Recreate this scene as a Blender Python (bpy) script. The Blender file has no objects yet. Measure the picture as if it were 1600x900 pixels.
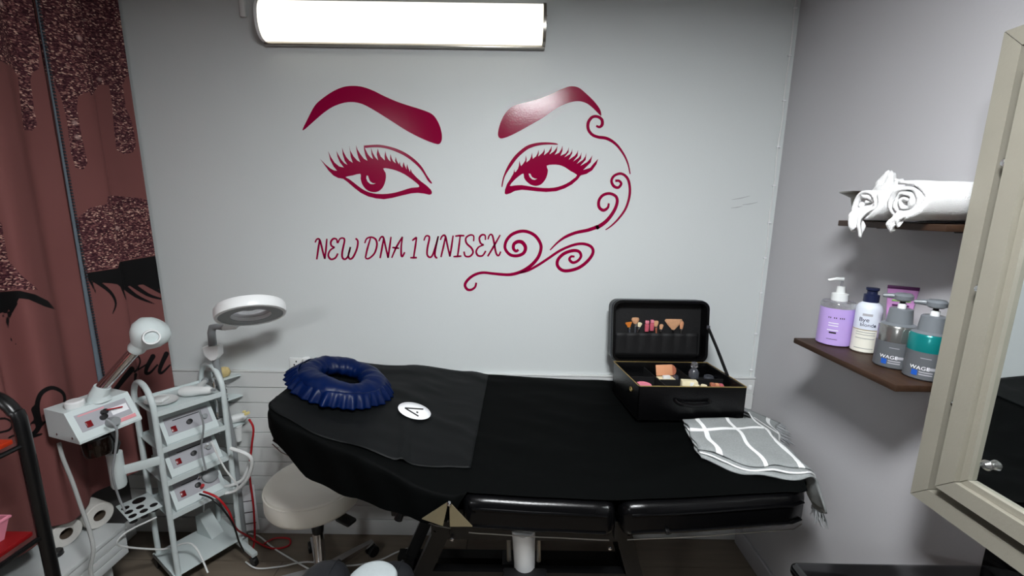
import bpy, bmesh, math, random
import numpy as np
from mathutils import Matrix, Vector, Euler, noise

random.seed(7)
scene = bpy.context.scene
C = scene.collection

# ------------------------------------------------------------------ camera
FPX, CX, CY = 676.0, 800.0, 450.0          # focal length and centre in 1600x900 pixels
EYE = Vector((0.0, 0.0, 1.61))
PITCH, ROLL = math.radians(10.6), math.radians(0.8)
_c, _s = math.cos(PITCH), math.sin(PITCH)
_r0, _u0, FWD = Vector((1, 0, 0)), Vector((0, _s, _c)), Vector((0, _c, -_s))
RGT = _r0 * math.cos(ROLL) + _u0 * math.sin(ROLL)
UPV = _u0 * math.cos(ROLL) - _r0 * math.sin(ROLL)
cam_data = bpy.data.cameras.new('camera')
cam_data.sensor_fit = 'HORIZONTAL'
cam_data.sensor_width = 36.0
cam_data.lens = FPX / 1600.0 * 36.0
cam_data.clip_start = 0.02
cam = bpy.data.objects.new('camera', cam_data)
M = Matrix((RGT, UPV, -FWD)).transposed().to_4x4()
M.translation = EYE
cam.matrix_world = M
C.objects.link(cam)
scene.camera = cam

# ------------------------------------------------------------------ world and exposure
world = bpy.data.worlds.new('world')
world.use_nodes = True
world.node_tree.nodes['Background'].inputs[0].default_value = (0.6, 0.62, 0.65, 1)
world.node_tree.nodes['Background'].inputs[1].default_value = 0.02
scene.world = world
scene.view_settings.view_transform = 'Standard'
scene.view_settings.look = 'None'
scene.view_settings.gamma = 1.0
scene.view_settings.use_curve_mapping = False
scene.view_settings.exposure = 0.6
PANEL_STRENGTH = 100.0      # ceiling panel above the photographer
BATTEN_STRENGTH = 1.0      # lamp on the back wall

# ------------------------------------------------------------------ pixel helpers
def P(px, py, x=None, y=None, z=None):
    d = FWD + RGT * ((px - CX) / FPX) + UPV * ((CY - py) / FPX)
    t = x / d.x if x is not None else y / d.y if y is not None else (z - EYE.z) / d.z
    return EYE + d * t

def proj_np(V):
    V = V - np.array(EYE)
    f = V @ np.array(FWD)
    return CX + FPX * (V @ np.array(RGT)) / f, CY - FPX * (V @ np.array(UPV)) / f

# ------------------------------------------------------------------ object helpers
WM = {}                      # world matrix of every object we made

def tag(o, label=None, cat=None, group=None, kind=None):
    if label: o['label'] = label
    if cat: o['category'] = cat
    if group: o['group'] = group
    if kind: o['kind'] = kind
    return o

def thing(name, label, cat, loc=(0, 0, 0), rotz=0.0, group=None):
    o = bpy.data.objects.new(name, None)
    o.empty_display_size = 0.05
    C.objects.link(o)
    o.location = loc
    o.rotation_euler = (0, 0, rotz)
    WM[o] = Matrix.Translation(Vector(loc)) @ Matrix.Rotation(rotz, 4, 'Z')
    return tag(o, label, cat, group)

def copy_tree(o, parent=None, loc=None, rotz=None):
    c = o.copy(); C.objects.link(c); c.parent = parent
    if loc is not None: c.location = loc
    if rotz is not None: c.rotation_euler = (0, 0, rotz)
    for ch in list(o.children): copy_tree(ch, c)
    return c

class MB:
    """collects shapes; build() links them as ONE mesh object"""
    def __init__(self):
        self.v, self.f = [], []
    def add(self, vs, fs, m=None):
        n = len(self.v)
        for p in vs:
            p = Vector(p)
            self.v.append(m @ p if m is not None else p)
        for f in fs: self.f.append([i + n for i in f])
        return self
    def box(self, c, s, r=0.0, rot=None, seg=2):
        m = Matrix.Translation(Vector(c))
        if rot is not None:
            m = m @ (rot.to_4x4() if not isinstance(rot, (tuple, list)) else Euler(rot).to_matrix().to_4x4())
        if r <= 0:
            x, y, z = s[0] / 2, s[1] / 2, s[2] / 2
            vs = [(-x,-y,-z),(x,-y,-z),(x,y,-z),(-x,y,-z),(-x,-y,z),(x,-y,z),(x,y,z),(-x,y,z)]
            return self.add(vs, [(0,3,2,1),(4,5,6,7),(0,1,5,4),(1,2,6,5),(2,3,7,6),(3,0,4,7)], m)
        bm = bmesh.new()
        bmesh.ops.create_cube(bm, size=1.0)
        bmesh.ops.scale(bm, vec=s, verts=bm.verts)
        bmesh.ops.bevel(bm, geom=bm.edges[:] + bm.verts[:], offset=min(r, min(s) * 0.49), segments=seg, affect='EDGES', profile=0.5)
        bm.verts.index_update()
        self.add([v.co.copy() for v in bm.verts], [[v.index for v in f.verts] for f in bm.faces], m)
        bm.free()
        return self
    def prism(self, pts, h, m=None):
        """polygon pts (2d, x y) extruded 0..h along local z"""
        n = len(pts)
        vs = [(p[0], p[1], 0) for p in pts] + [(p[0], p[1], h) for p in pts]
        fs = [list(range(n))[::-1], list(range(n, 2 * n))] + [(i, (i + 1) % n, n + (i + 1) % n, n + i) for i in range(n)]
        return self.add(vs, fs, m)
    def tube(self, path, r, seg=10, caps=True, sy=1.0):
        path = [Vector(p) for p in path]
        rs = r if isinstance(r, (list, tuple)) else [r] * len(path)
        t0 = (path[1] - path[0]).normalized()
        ref = Vector((0, 0, 1)) if abs(t0.z) < 0.9 else Vector((1, 0, 0))
        nrm = t0.cross(ref).normalized()
        vs, fs = [], []
        prev = t0
        for i, p in enumerate(path):
            if i == 0: t = t0
            elif i == len(path) - 1: t = (p - path[i - 1]).normalized()
            else: t = ((p - path[i - 1]).normalized() + (path[i + 1] - p).normalized()).normalized()
            q = prev.rotation_difference(t)
            nrm = q @ nrm; prev = t
            b = t.cross(nrm)
            for k in range(seg):
                a = 2 * math.pi * k / seg
                vs.append(p + nrm * (math.cos(a) * rs[i]) + b * (math.sin(a) * rs[i] * sy))
        for i in range(len(path) - 1):
            for k in range(seg):
                a, b2 = i * seg + k, i * seg + (k + 1) % seg
                fs.append((a, b2, b2 + seg, a + seg))
        if caps:
            fs.append(list(range(seg))[::-1]); n = (len(path) - 1) * seg
            fs.append(list(range(n, n + seg)))
        return self.add(vs, fs)
    def lathe(self, prof, seg=24, m=None, sx=1.0, sy=1.0):
        """prof: list of (radius, z)"""
        vs, fs = [], []
        for (r, z) in prof:
            for k in range(seg):
                a = 2 * math.pi * k / seg
                vs.append((math.cos(a) * r * sx, math.sin(a) * r * sy, z))
        for i in range(len(prof) - 1):
            for k in range(seg):
                a, b = i * seg + k, i * seg + (k + 1) % seg
                fs.append((a, b, b + seg, a + seg))
        ring = tuple(prof[0]) == tuple(prof[-1])
        if prof[0][0] > 1e-6 and not ring: fs.append(list(range(seg))[::-1])
        if prof[-1][0] > 1e-6 and not ring:
            n = (len(prof) - 1) * seg; fs.append(list(range(n, n + seg)))
        return self.add(vs, fs, m)
    def torus(self, R, r, m=None, seg=32, ts=10):
        vs, fs = [], []
        for i in range(seg):
            a = 2 * math.pi * i / seg
            for k in range(ts):
                b = 2 * math.pi * k / ts
                vs.append(((R + r * math.cos(b)) * math.cos(a), (R + r * math.cos(b)) * math.sin(a), r * math.sin(b)))
        for i in range(seg):
            for k in range(ts):
                fs.append((i * ts + k, ((i + 1) % seg) * ts + k, ((i + 1) % seg) * ts + (k + 1) % ts, i * ts + (k + 1) % ts))
        return self.add(vs, fs, m)
    def grid(self, fn, nu, nv, closed_u=False):
        vs = [fn(i / (nu if closed_u else nu - 1), j / (nv - 1)) for i in range(nu) for j in range(nv)]
        fs = []
        for i in range(nu if closed_u else nu - 1):
            for j in range(nv - 1):
                a, b = i * nv + j, ((i + 1) % nu) * nv + j
                fs.append((a, b, b + 1, a + 1))
        return self.add(vs, fs)
    def build(self, name, mat, parent=None, world=False, smooth=True, angle=40, solid=0.0, kind=None, subsurf=0):
        vs = self.v
        if world and parent is not None:
            inv = WM[parent].inverted()
            vs = [inv @ v for v in vs]
        me = bpy.data.meshes.new(name)
        me.from_pydata([tuple(v) for v in vs], [], self.f)
        me.validate()
        bm = bmesh.new(); bm.from_mesh(me)
        bmesh.ops.recalc_face_normals(bm, faces=bm.faces)
        bm.to_mesh(me); bm.free()
        if smooth:
            me.polygons.foreach_set('use_smooth', [True] * len(me.polygons))
            me.set_sharp_from_angle(angle=math.radians(angle))
        me.materials.append(mat)
        o = bpy.data.objects.new(name, me)
        C.objects.link(o)
        if parent is not None:
            o.parent = parent
            WM[o] = WM[parent]
        else:
            WM[o] = Matrix.Identity(4)
        if solid:
            md = o.modifiers.new('solid', 'SOLIDIFY'); md.thickness = solid; md.offset = 0
        if subsurf:
            md = o.modifiers.new('sub', 'SUBSURF'); md.levels = subsurf; md.render_levels = subsurf
        if kind: o['kind'] = kind
        return o

def smooth_path(pts, n=6):
    pts = [Vector(p) for p in pts]
    out = []
    for i in range(len(pts) - 1):
        p0 = pts[max(i - 1, 0)]; p1 = pts[i]; p2 = pts[i + 1]; p3 = pts[min(i + 2, len(pts) - 1)]
        for k in range(n):
            t = k / n
            out.append(0.5 * ((2 * p1) + (p2 - p0) * t + (2 * p0 - 5 * p1 + 4 * p2 - p3) * t * t + (3 * p1 - p0 - 3 * p2 + p3) * t ** 3))
    out.append(pts[-1])
    return out

def frame(o, xdir, zdir=(0, 0, 1)):
    """matrix with origin o, local x along xdir, local z as near zdir as can be"""
    x = Vector(xdir).normalized(); z = Vector(zdir)
    y = z.cross(x).normalized(); z = x.cross(y).normalized()
    m = Matrix((x, y, z)).transposed().to_4x4(); m.translation = Vector(o)
    return m

def along(o, zdir, xhint=(1, 0, 0)):
    z = Vector(zdir).normalized(); x = Vector(xhint)
    y = z.cross(x)
    if y.length < 1e-4: y = z.cross(Vector((0, 1, 0)))
    y.normalize(); x = y.cross(z)
    m = Matrix((x, y, z)).transposed().to_4x4(); m.translation = Vector(o)
    return m

# ------------------------------------------------------------------ materials
def lin(c):
    return tuple((v / 255 / 12.92 if v / 255 <= 0.04045 else ((v / 255 + 0.055) / 1.055) ** 2.4) for v in c) + (1.0,)

def mat(name, rgb, rough=0.5, metal=0.0, var=0.0, vscale=8.0, bump=0.0, bscale=60.0, stretch=(1, 1, 1),
        emit=0.0, trans=0.0, coat=0.0, sheen=0.0, ior=1.45, alpha=1.0, spec=0.5):
    m = bpy.data.materials.new(name); m.use_nodes = True
    nt = m.node_tree; b = nt.nodes['Principled BSDF']
    col = lin(rgb)
    b.inputs['Base Color'].default_value = col
    b.inputs['Roughness'].default_value = rough
    b.inputs['Metallic'].default_value = metal
    b.inputs['IOR'].default_value = ior
    b.inputs['Specular IOR Level'].default_value = spec
    if trans: b.inputs['Transmission Weight'].default_value = trans
    if coat: b.inputs['Coat Weight'].default_value = coat
    if sheen: b.inputs['Sheen Weight'].default_value = sheen
    if alpha < 1: b.inputs['Alpha'].default_value = alpha
    if emit:
        b.inputs['Emission Color'].default_value = col
        b.inputs['Emission Strength'].default_value = emit
    if var or bump:
        tc = nt.nodes.new('ShaderNodeTexCoord'); mp = nt.nodes.new('ShaderNodeMapping')
        mp.inputs['Scale'].default_value = stretch
        nt.links.new(tc.outputs['Object'], mp.inputs['Vector'])
    if var:
        nz = nt.nodes.new('ShaderNodeTexNoise'); nz.inputs['Scale'].default_value = vscale; nz.inputs['Detail'].default_value = 6
        nt.links.new(mp.outputs[0], nz.inputs['Vector'])
        mx = nt.nodes.new('ShaderNodeMix'); mx.data_type = 'RGBA'
        mx.inputs['A'].default_value = tuple(max(0, v * (1 - var)) for v in col[:3]) + (1,)
        mx.inputs['B'].default_value = tuple(min(1, v * (1 + var)) for v in col[:3]) + (1,)
        nt.links.new(nz.outputs['Fac'], mx.inputs['Factor'])
        nt.links.new(mx.outputs['Result'], b.inputs['Base Color'])
    if bump:
        n2 = nt.nodes.new('ShaderNodeTexNoise'); n2.inputs['Scale'].default_value = bscale; n2.inputs['Detail'].default_value = 4
        nt.links.new(mp.outputs[0], n2.inputs['Vector'])
        bp = nt.nodes.new('ShaderNodeBump'); bp.inputs['Strength'].default_value = bump; bp.inputs['Distance'].default_value = 0.004
        nt.links.new(n2.outputs['Fac'], bp.inputs['Height'])
        nt.links.new(bp.outputs[0], b.inputs['Normal'])
    return m

MT = dict(
    wall=mat('wall_paint', (210, 215, 215), 0.55, var=0.02, vscale=3, bump=0.08, bscale=120),
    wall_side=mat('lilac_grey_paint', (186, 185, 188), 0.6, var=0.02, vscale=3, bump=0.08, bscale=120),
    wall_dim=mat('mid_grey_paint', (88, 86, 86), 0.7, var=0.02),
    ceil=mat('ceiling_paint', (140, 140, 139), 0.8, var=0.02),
    plank=mat('white_plank_paint', (212, 214, 213), 0.45, var=0.03, vscale=4, bump=0.06, bscale=80, stretch=(0.2, 1, 1)),
    floor=mat('floor_laminate', (118, 107, 94), 0.45, var=0.28, vscale=5, bump=0.1, bscale=40, stretch=(0.6, 7, 1)),
    floor_gap=mat('floor_underlay', (52, 46, 40), 0.8, var=0.1),
    decal=mat('burgundy_vinyl', (140, 0, 54), 0.16, var=0.03, bump=0.05, bscale=160, spec=0.22),
    diffuser=mat('lamp_diffuser', (255, 250, 236), 0.5, emit=BATTEN_STRENGTH, var=0.005),
    panel_fill=mat('added_fill_glow', (250, 253, 255), 0.5, emit=PANEL_STRENGTH * 0.38, var=0.005),
    panel=mat('ceiling_panel_glow', (250, 253, 255), 0.5, emit=PANEL_STRENGTH, var=0.005),
    white_plastic=mat('white_plastic', (226, 229, 228), 0.35, var=0.02),
    lamp_white=mat('white_lamp_shell', (235, 237, 237), 0.3, var=0.02),
    grey_plastic=mat('grey_plastic', (138, 142, 144), 0.4, var=0.04),
    trolley=mat('white_powder_coat', (206, 216, 216), 0.38, var=0.03, vscale=12),
    chrome=mat('chrome', (210, 210, 212), 0.12, metal=1.0, var=0.03),
    steel=mat('brushed_steel', (170, 166, 158), 0.3, metal=1.0, var=0.06, stretch=(1, 1, 12)),
    black_plastic=mat('black_plastic', (16, 16, 17), 0.4, var=0.1),
    black_paint=mat('black_paint', (12, 12, 13), 0.3, var=0.1),
    black_gloss=mat('black_gloss', (8, 8, 9), 0.12, var=0.1, coat=0.5),
    black_leather=mat('black_leather', (6, 6, 7), 0.22, var=0.15, bump=0.08, bscale=300, spec=0.25),
    dark_leather=mat('charcoal_leather', (30, 31, 34), 0.45, var=0.12, bump=0.2, bscale=260),
    sheet=mat('black_sheet', (3, 4, 4), 0.7, var=0.15, vscale=20, bump=0.15, bscale=500, spec=0.06),
    cape=mat('charcoal_cloth', (8, 10, 11), 0.55, var=0.08, vscale=12, bump=0.15, bscale=400, spec=0.16),
    logo_white=mat('white_print', (236, 237, 240), 0.6, var=0.02),
    ink=mat('black_print', (14, 14, 14), 0.6, var=0.05),
    satin=mat('navy_satin', (0, 17, 56), 0.4, var=0.4, vscale=18, spec=0.16),
    brass=mat('beige_metal_plate', (140, 130, 104), 0.35, metal=0.6, var=0.08),
    stool_white=mat('cream_vinyl', (240, 237, 226), 0.4, var=0.03, bump=0.05, bscale=200),
    red=mat('red_rubber', (178, 26, 34), 0.45, var=0.1),
    red_gloss=mat('red_switch', (120, 10, 18), 0.25, var=0.1),
    cable_grey=mat('grey_cable', (158, 160, 158), 0.5, var=0.05),
    cable_white=mat('white_cable', (220, 222, 221), 0.45, var=0.03),
    walnut=mat('dark_walnut', (54, 36, 24), 0.5, var=0.6, vscale=9, bump=0.2, bscale=60, stretch=(6, 0.8, 6)),
    towel=mat('white_terry', (240, 240, 240), 0.95, var=0.03, bump=0.8, bscale=420, sheen=0.3),
    frame=mat('champagne_frame', (146, 142, 130), 0.42, metal=0.15, var=0.07, vscale=14, bump=0.1, bscale=160),
    mirror=mat('mirror_glass', (232, 236, 236), 0.015, metal=1.0, var=0.005),
    case=mat('black_case_leather', (6, 6, 7), 0.22, var=0.2, bump=0.3, bscale=220),
    lining=mat('black_lining', (10, 10, 12), 0.65, var=0.2, vscale=25, bump=0.3, bscale=60),
    gold=mat('gold_zip', (196, 170, 110), 0.35, metal=0.8, var=0.1),
    lilac=mat('lilac_plastic', (186, 160, 222), 0.35, var=0.03),
    clear=mat('clear_plastic', (235, 235, 240), 0.08, trans=0.9, var=0.01),
    pearl=mat('pearl_plastic', (214, 220, 232), 0.3, var=0.03),
    cream_label=mat('cream_label', (228, 226, 214), 0.5, var=0.03),
    navy_plastic=mat('navy_cap', (26, 34, 66), 0.35, var=0.05),
    grey_bottle=mat('grey_bottle', (112, 117, 122), 0.3, var=0.04),
    grey_label=mat('dark_grey_label', (92, 95, 99), 0.4, var=0.04),
    silver_band=mat('silver_band', (150, 150, 148), 0.2, metal=0.8, var=0.05),
    teal_band=mat('teal_band', (20, 122, 122), 0.18, metal=0.3, var=0.05),
    blue_label=mat('blue_print', (28, 84, 178), 0.5, var=0.05),
    tube_lilac=mat('lilac_tube', (196, 140, 196), 0.35, var=0.06),
    purple=mat('deep_purple', (84, 36, 84), 0.4, var=0.1),
    neon=mat('lime_print', (150, 220, 110), 0.5, var=0.1),
    orange_print=mat('orange_print', (216, 160, 90), 0.5, var=0.1),
    red_board=mat('red_orange_board', (176, 50, 22), 0.4, var=0.15, vscale=6),
    crimson_board=mat('crimson_board', (128, 16, 20), 0.4, var=0.15, vscale=6),
    basket=mat('pink_plastic', (206, 128, 146), 0.45, var=0.06),
    brown_glass=mat('dark_brown_glass', (20, 12, 8), 0.12, var=0.1),
    paper=mat('white_tissue', (206, 204, 198), 0.95, var=0.04, bump=0.3, bscale=200),
    card=mat('brown_card', (86, 74, 62), 0.9, var=0.1),
    bench=mat('white_bench_paint', (196, 200, 200), 0.5, var=0.05, vscale=6),
    throw_fringe=mat('grey_yarn', (150, 153, 155), 0.95, var=0.1),
    skin_tan=mat('tan_powder', (212, 150, 112), 0.7, var=0.1),
    brush_tan=mat('tan_bristle', (206, 156, 118), 0.85, var=0.2, vscale=60),
    brush_orange=mat('orange_bristle', (204, 118, 38), 0.85, var=0.2, vscale=60),
    pink=mat('pink_compact', (224, 132, 150), 0.4, var=0.05),
    rose=mat('rose_plastic', (196, 92, 108), 0.35, var=0.08),
    crimson=mat('crimson_lip', (150, 28, 54), 0.4, var=0.1),
    cream=mat('cream_pot', (234, 222, 186), 0.45, var=0.05),
    mint=mat('mint_print', (164, 200, 160), 0.5, var=0.05),
    copper=mat('copper_compact', (176, 106, 80), 0.35, var=0.1),
    smoke=mat('smoky_glass', (70, 72, 78), 0.15, var=0.1, coat=0.3),
    sponge=mat('yellow_sponge', (206, 186, 132), 0.95, var=0.25, vscale=40, bump=0.6, bscale=120),
    teeth=mat('zipper_teeth', (36, 42, 50), 0.5, var=0.1),
    tape=mat('slate_blue_tape', (100, 112, 122), 0.8, var=0.06),
    smudge=mat('wall_scuff', (176, 179, 180), 0.8, var=0.1),
    cap_grey=mat('pale_grey_pad', (158, 166, 168), 0.8, var=0.15, vscale=20, bump=0.4, bscale=80),
    pink_print=mat('pink_print', (226, 150, 156), 0.5, var=0.05),
    display=mat('grey_panel_print', (170, 170, 176), 0.4, var=0.04),
    yellow=mat('pale_yellow_plastic', (222, 206, 140), 0.5, var=0.05),
    dark_bowl=mat('dark_bowl_steel', (96, 88, 76), 0.3, metal=0.9, var=0.08),
)

# ------------------------------------------------------------------ room shell
D, XR, XL, YB, ZC = 1.9, 1.13, -1.85, -1.8, 2.5

def struct(name, mb, m, parent=None, **k):
    o = mb.build(name, m, parent, **k)
    if parent is None: o['kind'] = 'structure'
    return o

wall_back = struct('wall_back', MB().box(((XL + XR) / 2, D + 0.05, ZC / 2), (XR - XL + 0.2, 0.1, ZC)), MT['wall'])
wall_right = struct('wall_right', MB().box((XR + 0.05, (YB + D) / 2, ZC / 2), (0.1, D - YB, ZC)), MT['wall_side'])
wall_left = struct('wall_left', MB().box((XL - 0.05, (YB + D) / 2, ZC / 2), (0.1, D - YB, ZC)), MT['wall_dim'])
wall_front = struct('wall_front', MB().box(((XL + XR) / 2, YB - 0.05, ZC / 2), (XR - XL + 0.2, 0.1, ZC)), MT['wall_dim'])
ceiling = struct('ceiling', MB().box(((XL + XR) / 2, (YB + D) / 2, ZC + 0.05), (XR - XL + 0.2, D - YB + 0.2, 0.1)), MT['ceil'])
floor = struct('floor', MB().box(((XL + XR) / 2, (YB + D) / 2, -0.03), (XR - XL, D - YB, 0.048)), MT['floor_gap'])

# floor boards, each its own piece
bw = 0.185
rows = int((D - YB) / bw) + 1
fb_cache = {}
for i in range(rows):
    y0 = D - (i + 1) * bw
    if y0 < YB: y0 = YB
    y1 = D - i * bw
    if y1 - y0 < 0.02: continue
    xs = [XL, XL + 0.45 + (i * 0.37) % 1.0, XL + 1.65 + (i * 0.53) % 0.9, XR]
    for a, b in zip(xs[:-1], xs[1:]):
        w = b - a - 0.002
        o = MB().box((0, 0, 0), (w, y1 - y0 - 0.002, 0.006), 0.001, seg=1).build('floor_board', MT['floor'], floor)
        o.location = ((a + b) / 2, (y0 + y1) / 2, -0.003)

# painted planks on the lower part of the back wall, and the boards at the foot of the walls
PT = 0.012
WAIN_TOP, BASE_H = 0.845, 0.085
npl = 10
ph = (WAIN_TOP - BASE_H) / npl
plank_me = None
for i in range(npl):
    if plank_me is None:
        o = MB().box((0, 0, 0), (XR - XL - 0.002, PT, ph - 0.003), 0.002, seg=1).build('plank', MT['plank'], wall_back)
        plank_me = o.data
    else:
        o = bpy.data.objects.new('plank', plank_me); C.objects.link(o); o.parent = wall_back
    o.location = ((XL + XR) / 2, D - PT / 2 - 0.0005, BASE_H + (i + 0.5) * ph)
struct('trim_1', MB().box(((XL + XR) / 2, D - 0.0075, WAIN_TOP + 0.004), (XR - XL - 0.002, 0.015, 0.008), 0.002), MT['plank'])
struct('baseboard_back', MB().box(((XL + XR) / 2, D - 0.009, BASE_H / 2), (XR - XL - 0.002, 0.016, BASE_H - 0.003), 0.003), MT['plank'])
struct('baseboard_right', MB().box((XR - 0.008, (YB + D) / 2 - 0.012, 0.045), (0.015, D - YB - 0.03, 0.09), 0.003), MT['wall_side'])
struct('baseboard_left', MB().box((XL + 0.008, (YB + D) / 2 - 0.012, 0.045), (0.015, D - YB - 0.03, 0.09), 0.003), MT['plank'])

# ceiling light panel over the photographer, plus an unseen panel added as fill
for lx, ly, lab in ((0.15, 0.25, 'square white ceiling light panel near the bed'), (-1.5, -1.5, 'unseen fill light panel added on the ceiling away from the bed')):
    cl = thing('ceiling_light', lab, 'ceiling light', (lx, ly, ZC - 0.08), 0, 'ceiling light panels')
    MB().box((0, 0, 0.04), (0.42, 0.42, 0.08), 0.004).build('frame', MT['lamp_white'], cl)
    MB().box((0, 0, -0.002), (0.36, 0.36, 0.004)).build('diffuser', MT['panel' if lx > 0 else 'panel_fill'], cl)

# ------------------------------------------------------------------ lamp on the back wall
LX0, LX1, LZ = P(405, 30, y=1.84).x, P(850, 30, y=1.84).x, 2.318
wl = thing('wall_lamp', 'long white tube lamp with metal end cap glowing high on the wall', 'lamp', ((LX0 + LX1) / 2, D, LZ))
hl = (LX1 - LX0) / 2
MB().box((0, -0.012, 0), (2 * hl + 0.02, 0.022, 0.155), 0.003).build('back_plate', MT['steel'], wl)
prof = [(0, -0.022, -0.072)]
pts = [(-0.023, -0.072)] + [(-0.023 - 0.055 * math.cos(a) ** 0.7 if abs(a) < 1.56 else -0.023, 0.072 * math.sin(a)) for a in [math.radians(-85 + 170 * k / 16) for k in range(17)]] + [(-0.023, 0.072)]
m = Matrix(((0, 0, 1, -hl + 0.004), (1, 0, 0, 0), (0, 1, 0, 0), (0, 0, 0, 1)))
MB().prism(pts, 2 * hl - 0.008, m).build('diffuser', MT['diffuser'], wl)
for sx in (-1, 1):
    m2 = Matrix(((0, 0, 1, hl - 0.003 if sx > 0 else -hl - 0.009), (1.04, 0, 0, 0), (0, 1.05, 0, 0), (0, 0, 0, 1)))
    ec = MB().prism(pts, 0.012, m2).build('end_cap', MT['steel'] if sx > 0 else MT['lamp_white'], wl)
    if sx > 0:
        for dz in (-0.012, 0.012):
            MB().box((hl + 0.010, -0.055, dz), (0.004, 0.05, 0.004)).build('clip', MT['chrome'], ec)
MB().box((0, -0.014, -0.079), (2 * hl + 0.016, 0.026, 0.010), 0.002).build('bottom_rail', MT['steel'], wl)
cd = MB().box((P(381, 10, y=D).x, D - 0.008, 2.405), (0.022, 0.014, 0.13), 0.003).build('cable_conduit', MT['white_plastic'])
tag(cd, 'short white cable conduit running up the wall beside the tube lamp', 'conduit')

# ------------------------------------------------------------------ vinyl decals on the back wall
def Z(ox, oy, sc, pts):                      # zoom-crop pixels -> photo pixels
    return [(ox + x / sc, oy + y / sc) for x, y in pts]

def to_wall(pts):                            # photo pixels -> (x, z) on the back wall
    out = []
    for x, y in pts:
        p = P(x, y, y=D); out.append((p.x, p.z))
    return out

def spline2(pts, closed=True, n=4):
    N = len(pts); out = []
    rng = range(N) if closed else range(N - 1)
    for i in rng:
        g = (lambda k: pts[k % N]) if closed else (lambda k: pts[min(max(k, 0), N - 1)])
        p0, p1, p2, p3 = g(i - 1), g(i), g(i + 1), g(i + 2)
        for k in range(n):
            t = k / n
            out.append(tuple(0.5 * (2 * p1[c] + (p2[c] - p0[c]) * t + (2 * p0[c] - 5 * p1[c] + 4 * p2[c] - p3[c]) * t * t + (3 * p1[c] - p0[c] - 3 * p2[c] + p3[c]) * t ** 3) for c in (0, 1)))
    if not closed: out.append(pts[-1])
    return out

def filled(name, loops, m, parent, depth=0.0008, ycoord=D):
    """flat filled shape (with holes) standing proud of the back wall; loops in (x, z) world"""
    cu = bpy.data.curves.new(name, 'CURVE'); cu.dimensions = '2D'; cu.fill_mode = 'BOTH'; cu.extrude = depth / 2
    for lp in loops:
        sp = cu.splines.new('POLY'); sp.points.add(len(lp) - 1)
        for q, (a, b) in zip(sp.points, lp): q.co = (a, b, 0, 1)
        sp.use_cyclic_u = True
    tmp = bpy.data.objects.new('tmp', cu)
    C.objects.link(tmp)
    bpy.context.view_layer.update()
    me = bpy.data.meshes.new_from_object(tmp.evaluated_get(bpy.context.evaluated_depsgraph_get()))
    bpy.data.objects.remove(tmp); bpy.data.curves.remove(cu)
    me.name = name
    off = WM[parent].inverted() if parent is not None else Matrix.Identity(4)
    for v in me.vertices:
        v.co = off @ Vector((v.co.x, ycoord - depth / 2 - 0.0002 - v.co.z, v.co.y))
    me.materials.clear(); me.materials.append(m)
    o = bpy.data.objects.new(name, me); C.objects.link(o)
    if parent is not None: o.parent = parent; WM[o] = WM[parent]
    else: WM[o] = Matrix.Identity(4)
    return o

def ribbon_loop(pts, widths, n=5):
    """closed outline of a brush stroke, in photo pixels"""
    c = spline2(pts, closed=False, n=n)
    L, R_ = [], []
    for i, p in enumerate(c):
        a = c[max(i - 1, 0)]; b = c[min(i + 1, len(c) - 1)]
        dx, dy = b[0] - a[0], b[1] - a[1]; l = math.hypot(dx, dy) or 1
        t = i / (len(c) - 1) * (len(widths) - 1); k = min(int(t), len(widths) - 2)
        w = widths[k] + (widths[k + 1] - widths[k]) * (t - k)
        nx, ny = -dy / l * w / 2, dx / l * w / 2
        L.append((p[0] + nx, p[1] + ny)); R_.append((p[0] - nx, p[1] - ny))
    return L, R_

def ribbon(mb, pts, widths, y=D, depth=0.0008, n=5):
    L, R_ = ribbon_loop(pts, widths, n)
    L, R_ = to_wall(L), to_wall(R_)
    vs, fs = [], []
    for (a, b), (c, d) in zip(L, R_):
        vs += [(a, y - depth, b), (c, y - depth, d), (a, y - 0.0002, b), (c, y - 0.0002, d)]
    for i in range(len(L) - 1):
        q = 4 * i
        fs += [(q, q + 1, q + 5, q + 4), (q, q + 4, q + 6, q + 2), (q + 1, q + 3, q + 7, q + 5), (q + 2, q + 6, q + 7, q + 3)]
    fs += [(0, 2, 3, 1)]; q = 4 * (len(L) - 1); fs += [(q, q + 1, q + 3, q + 2)]
    mb.add(vs, fs)
    return mb

def decal_thing(name, label, px):
    p = P(px[0], px[1], y=D)
    return thing(name, label, 'wall decal', (p.x, D, p.z), 0, 'burgundy vinyl decals on the back wall')

brow_l = Z(460, 110, 4, [(52,368),(80,310),(125,225),(170,180),(240,132),(310,103),(380,97),(440,107),(500,130),(560,160),(640,195),(720,222),(800,247),(855,270),(885,300),(910,350),(922,400),(920,440),(905,460),(880,458),(830,440),(760,408),(690,370),(600,312),(520,262),(450,222),(400,203),(350,198),(300,205),(240,228),(180,268),(120,320),(75,360),(58,373)])
brow_r = Z(740, 110, 4, [(152,400),(158,360),(175,310),(205,260),(250,222),(310,204),(400,180),(480,150),(540,122),(590,103),(625,100),(660,110),(700,142),(750,190),(785,235),(797,265),(796,285),(780,270),(745,235),(710,208),(670,194),(630,194),(580,207),(530,230),(480,262),(430,298),(360,338),(300,372),(230,408),(180,425),(160,420)])
for pts, lab in ((brow_l, 'long burgundy eyebrow decal with pointed outer tail, wall empty beside its tail'), (brow_r, 'burgundy eyebrow decal ending above a curled swirl')):
    o = filled('eyebrow_decal', [spline2(to_wall(pts))], MT['decal'], None)
    tag(o, lab, 'wall decal', 'burgundy vinyl decals on the back wall')

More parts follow.
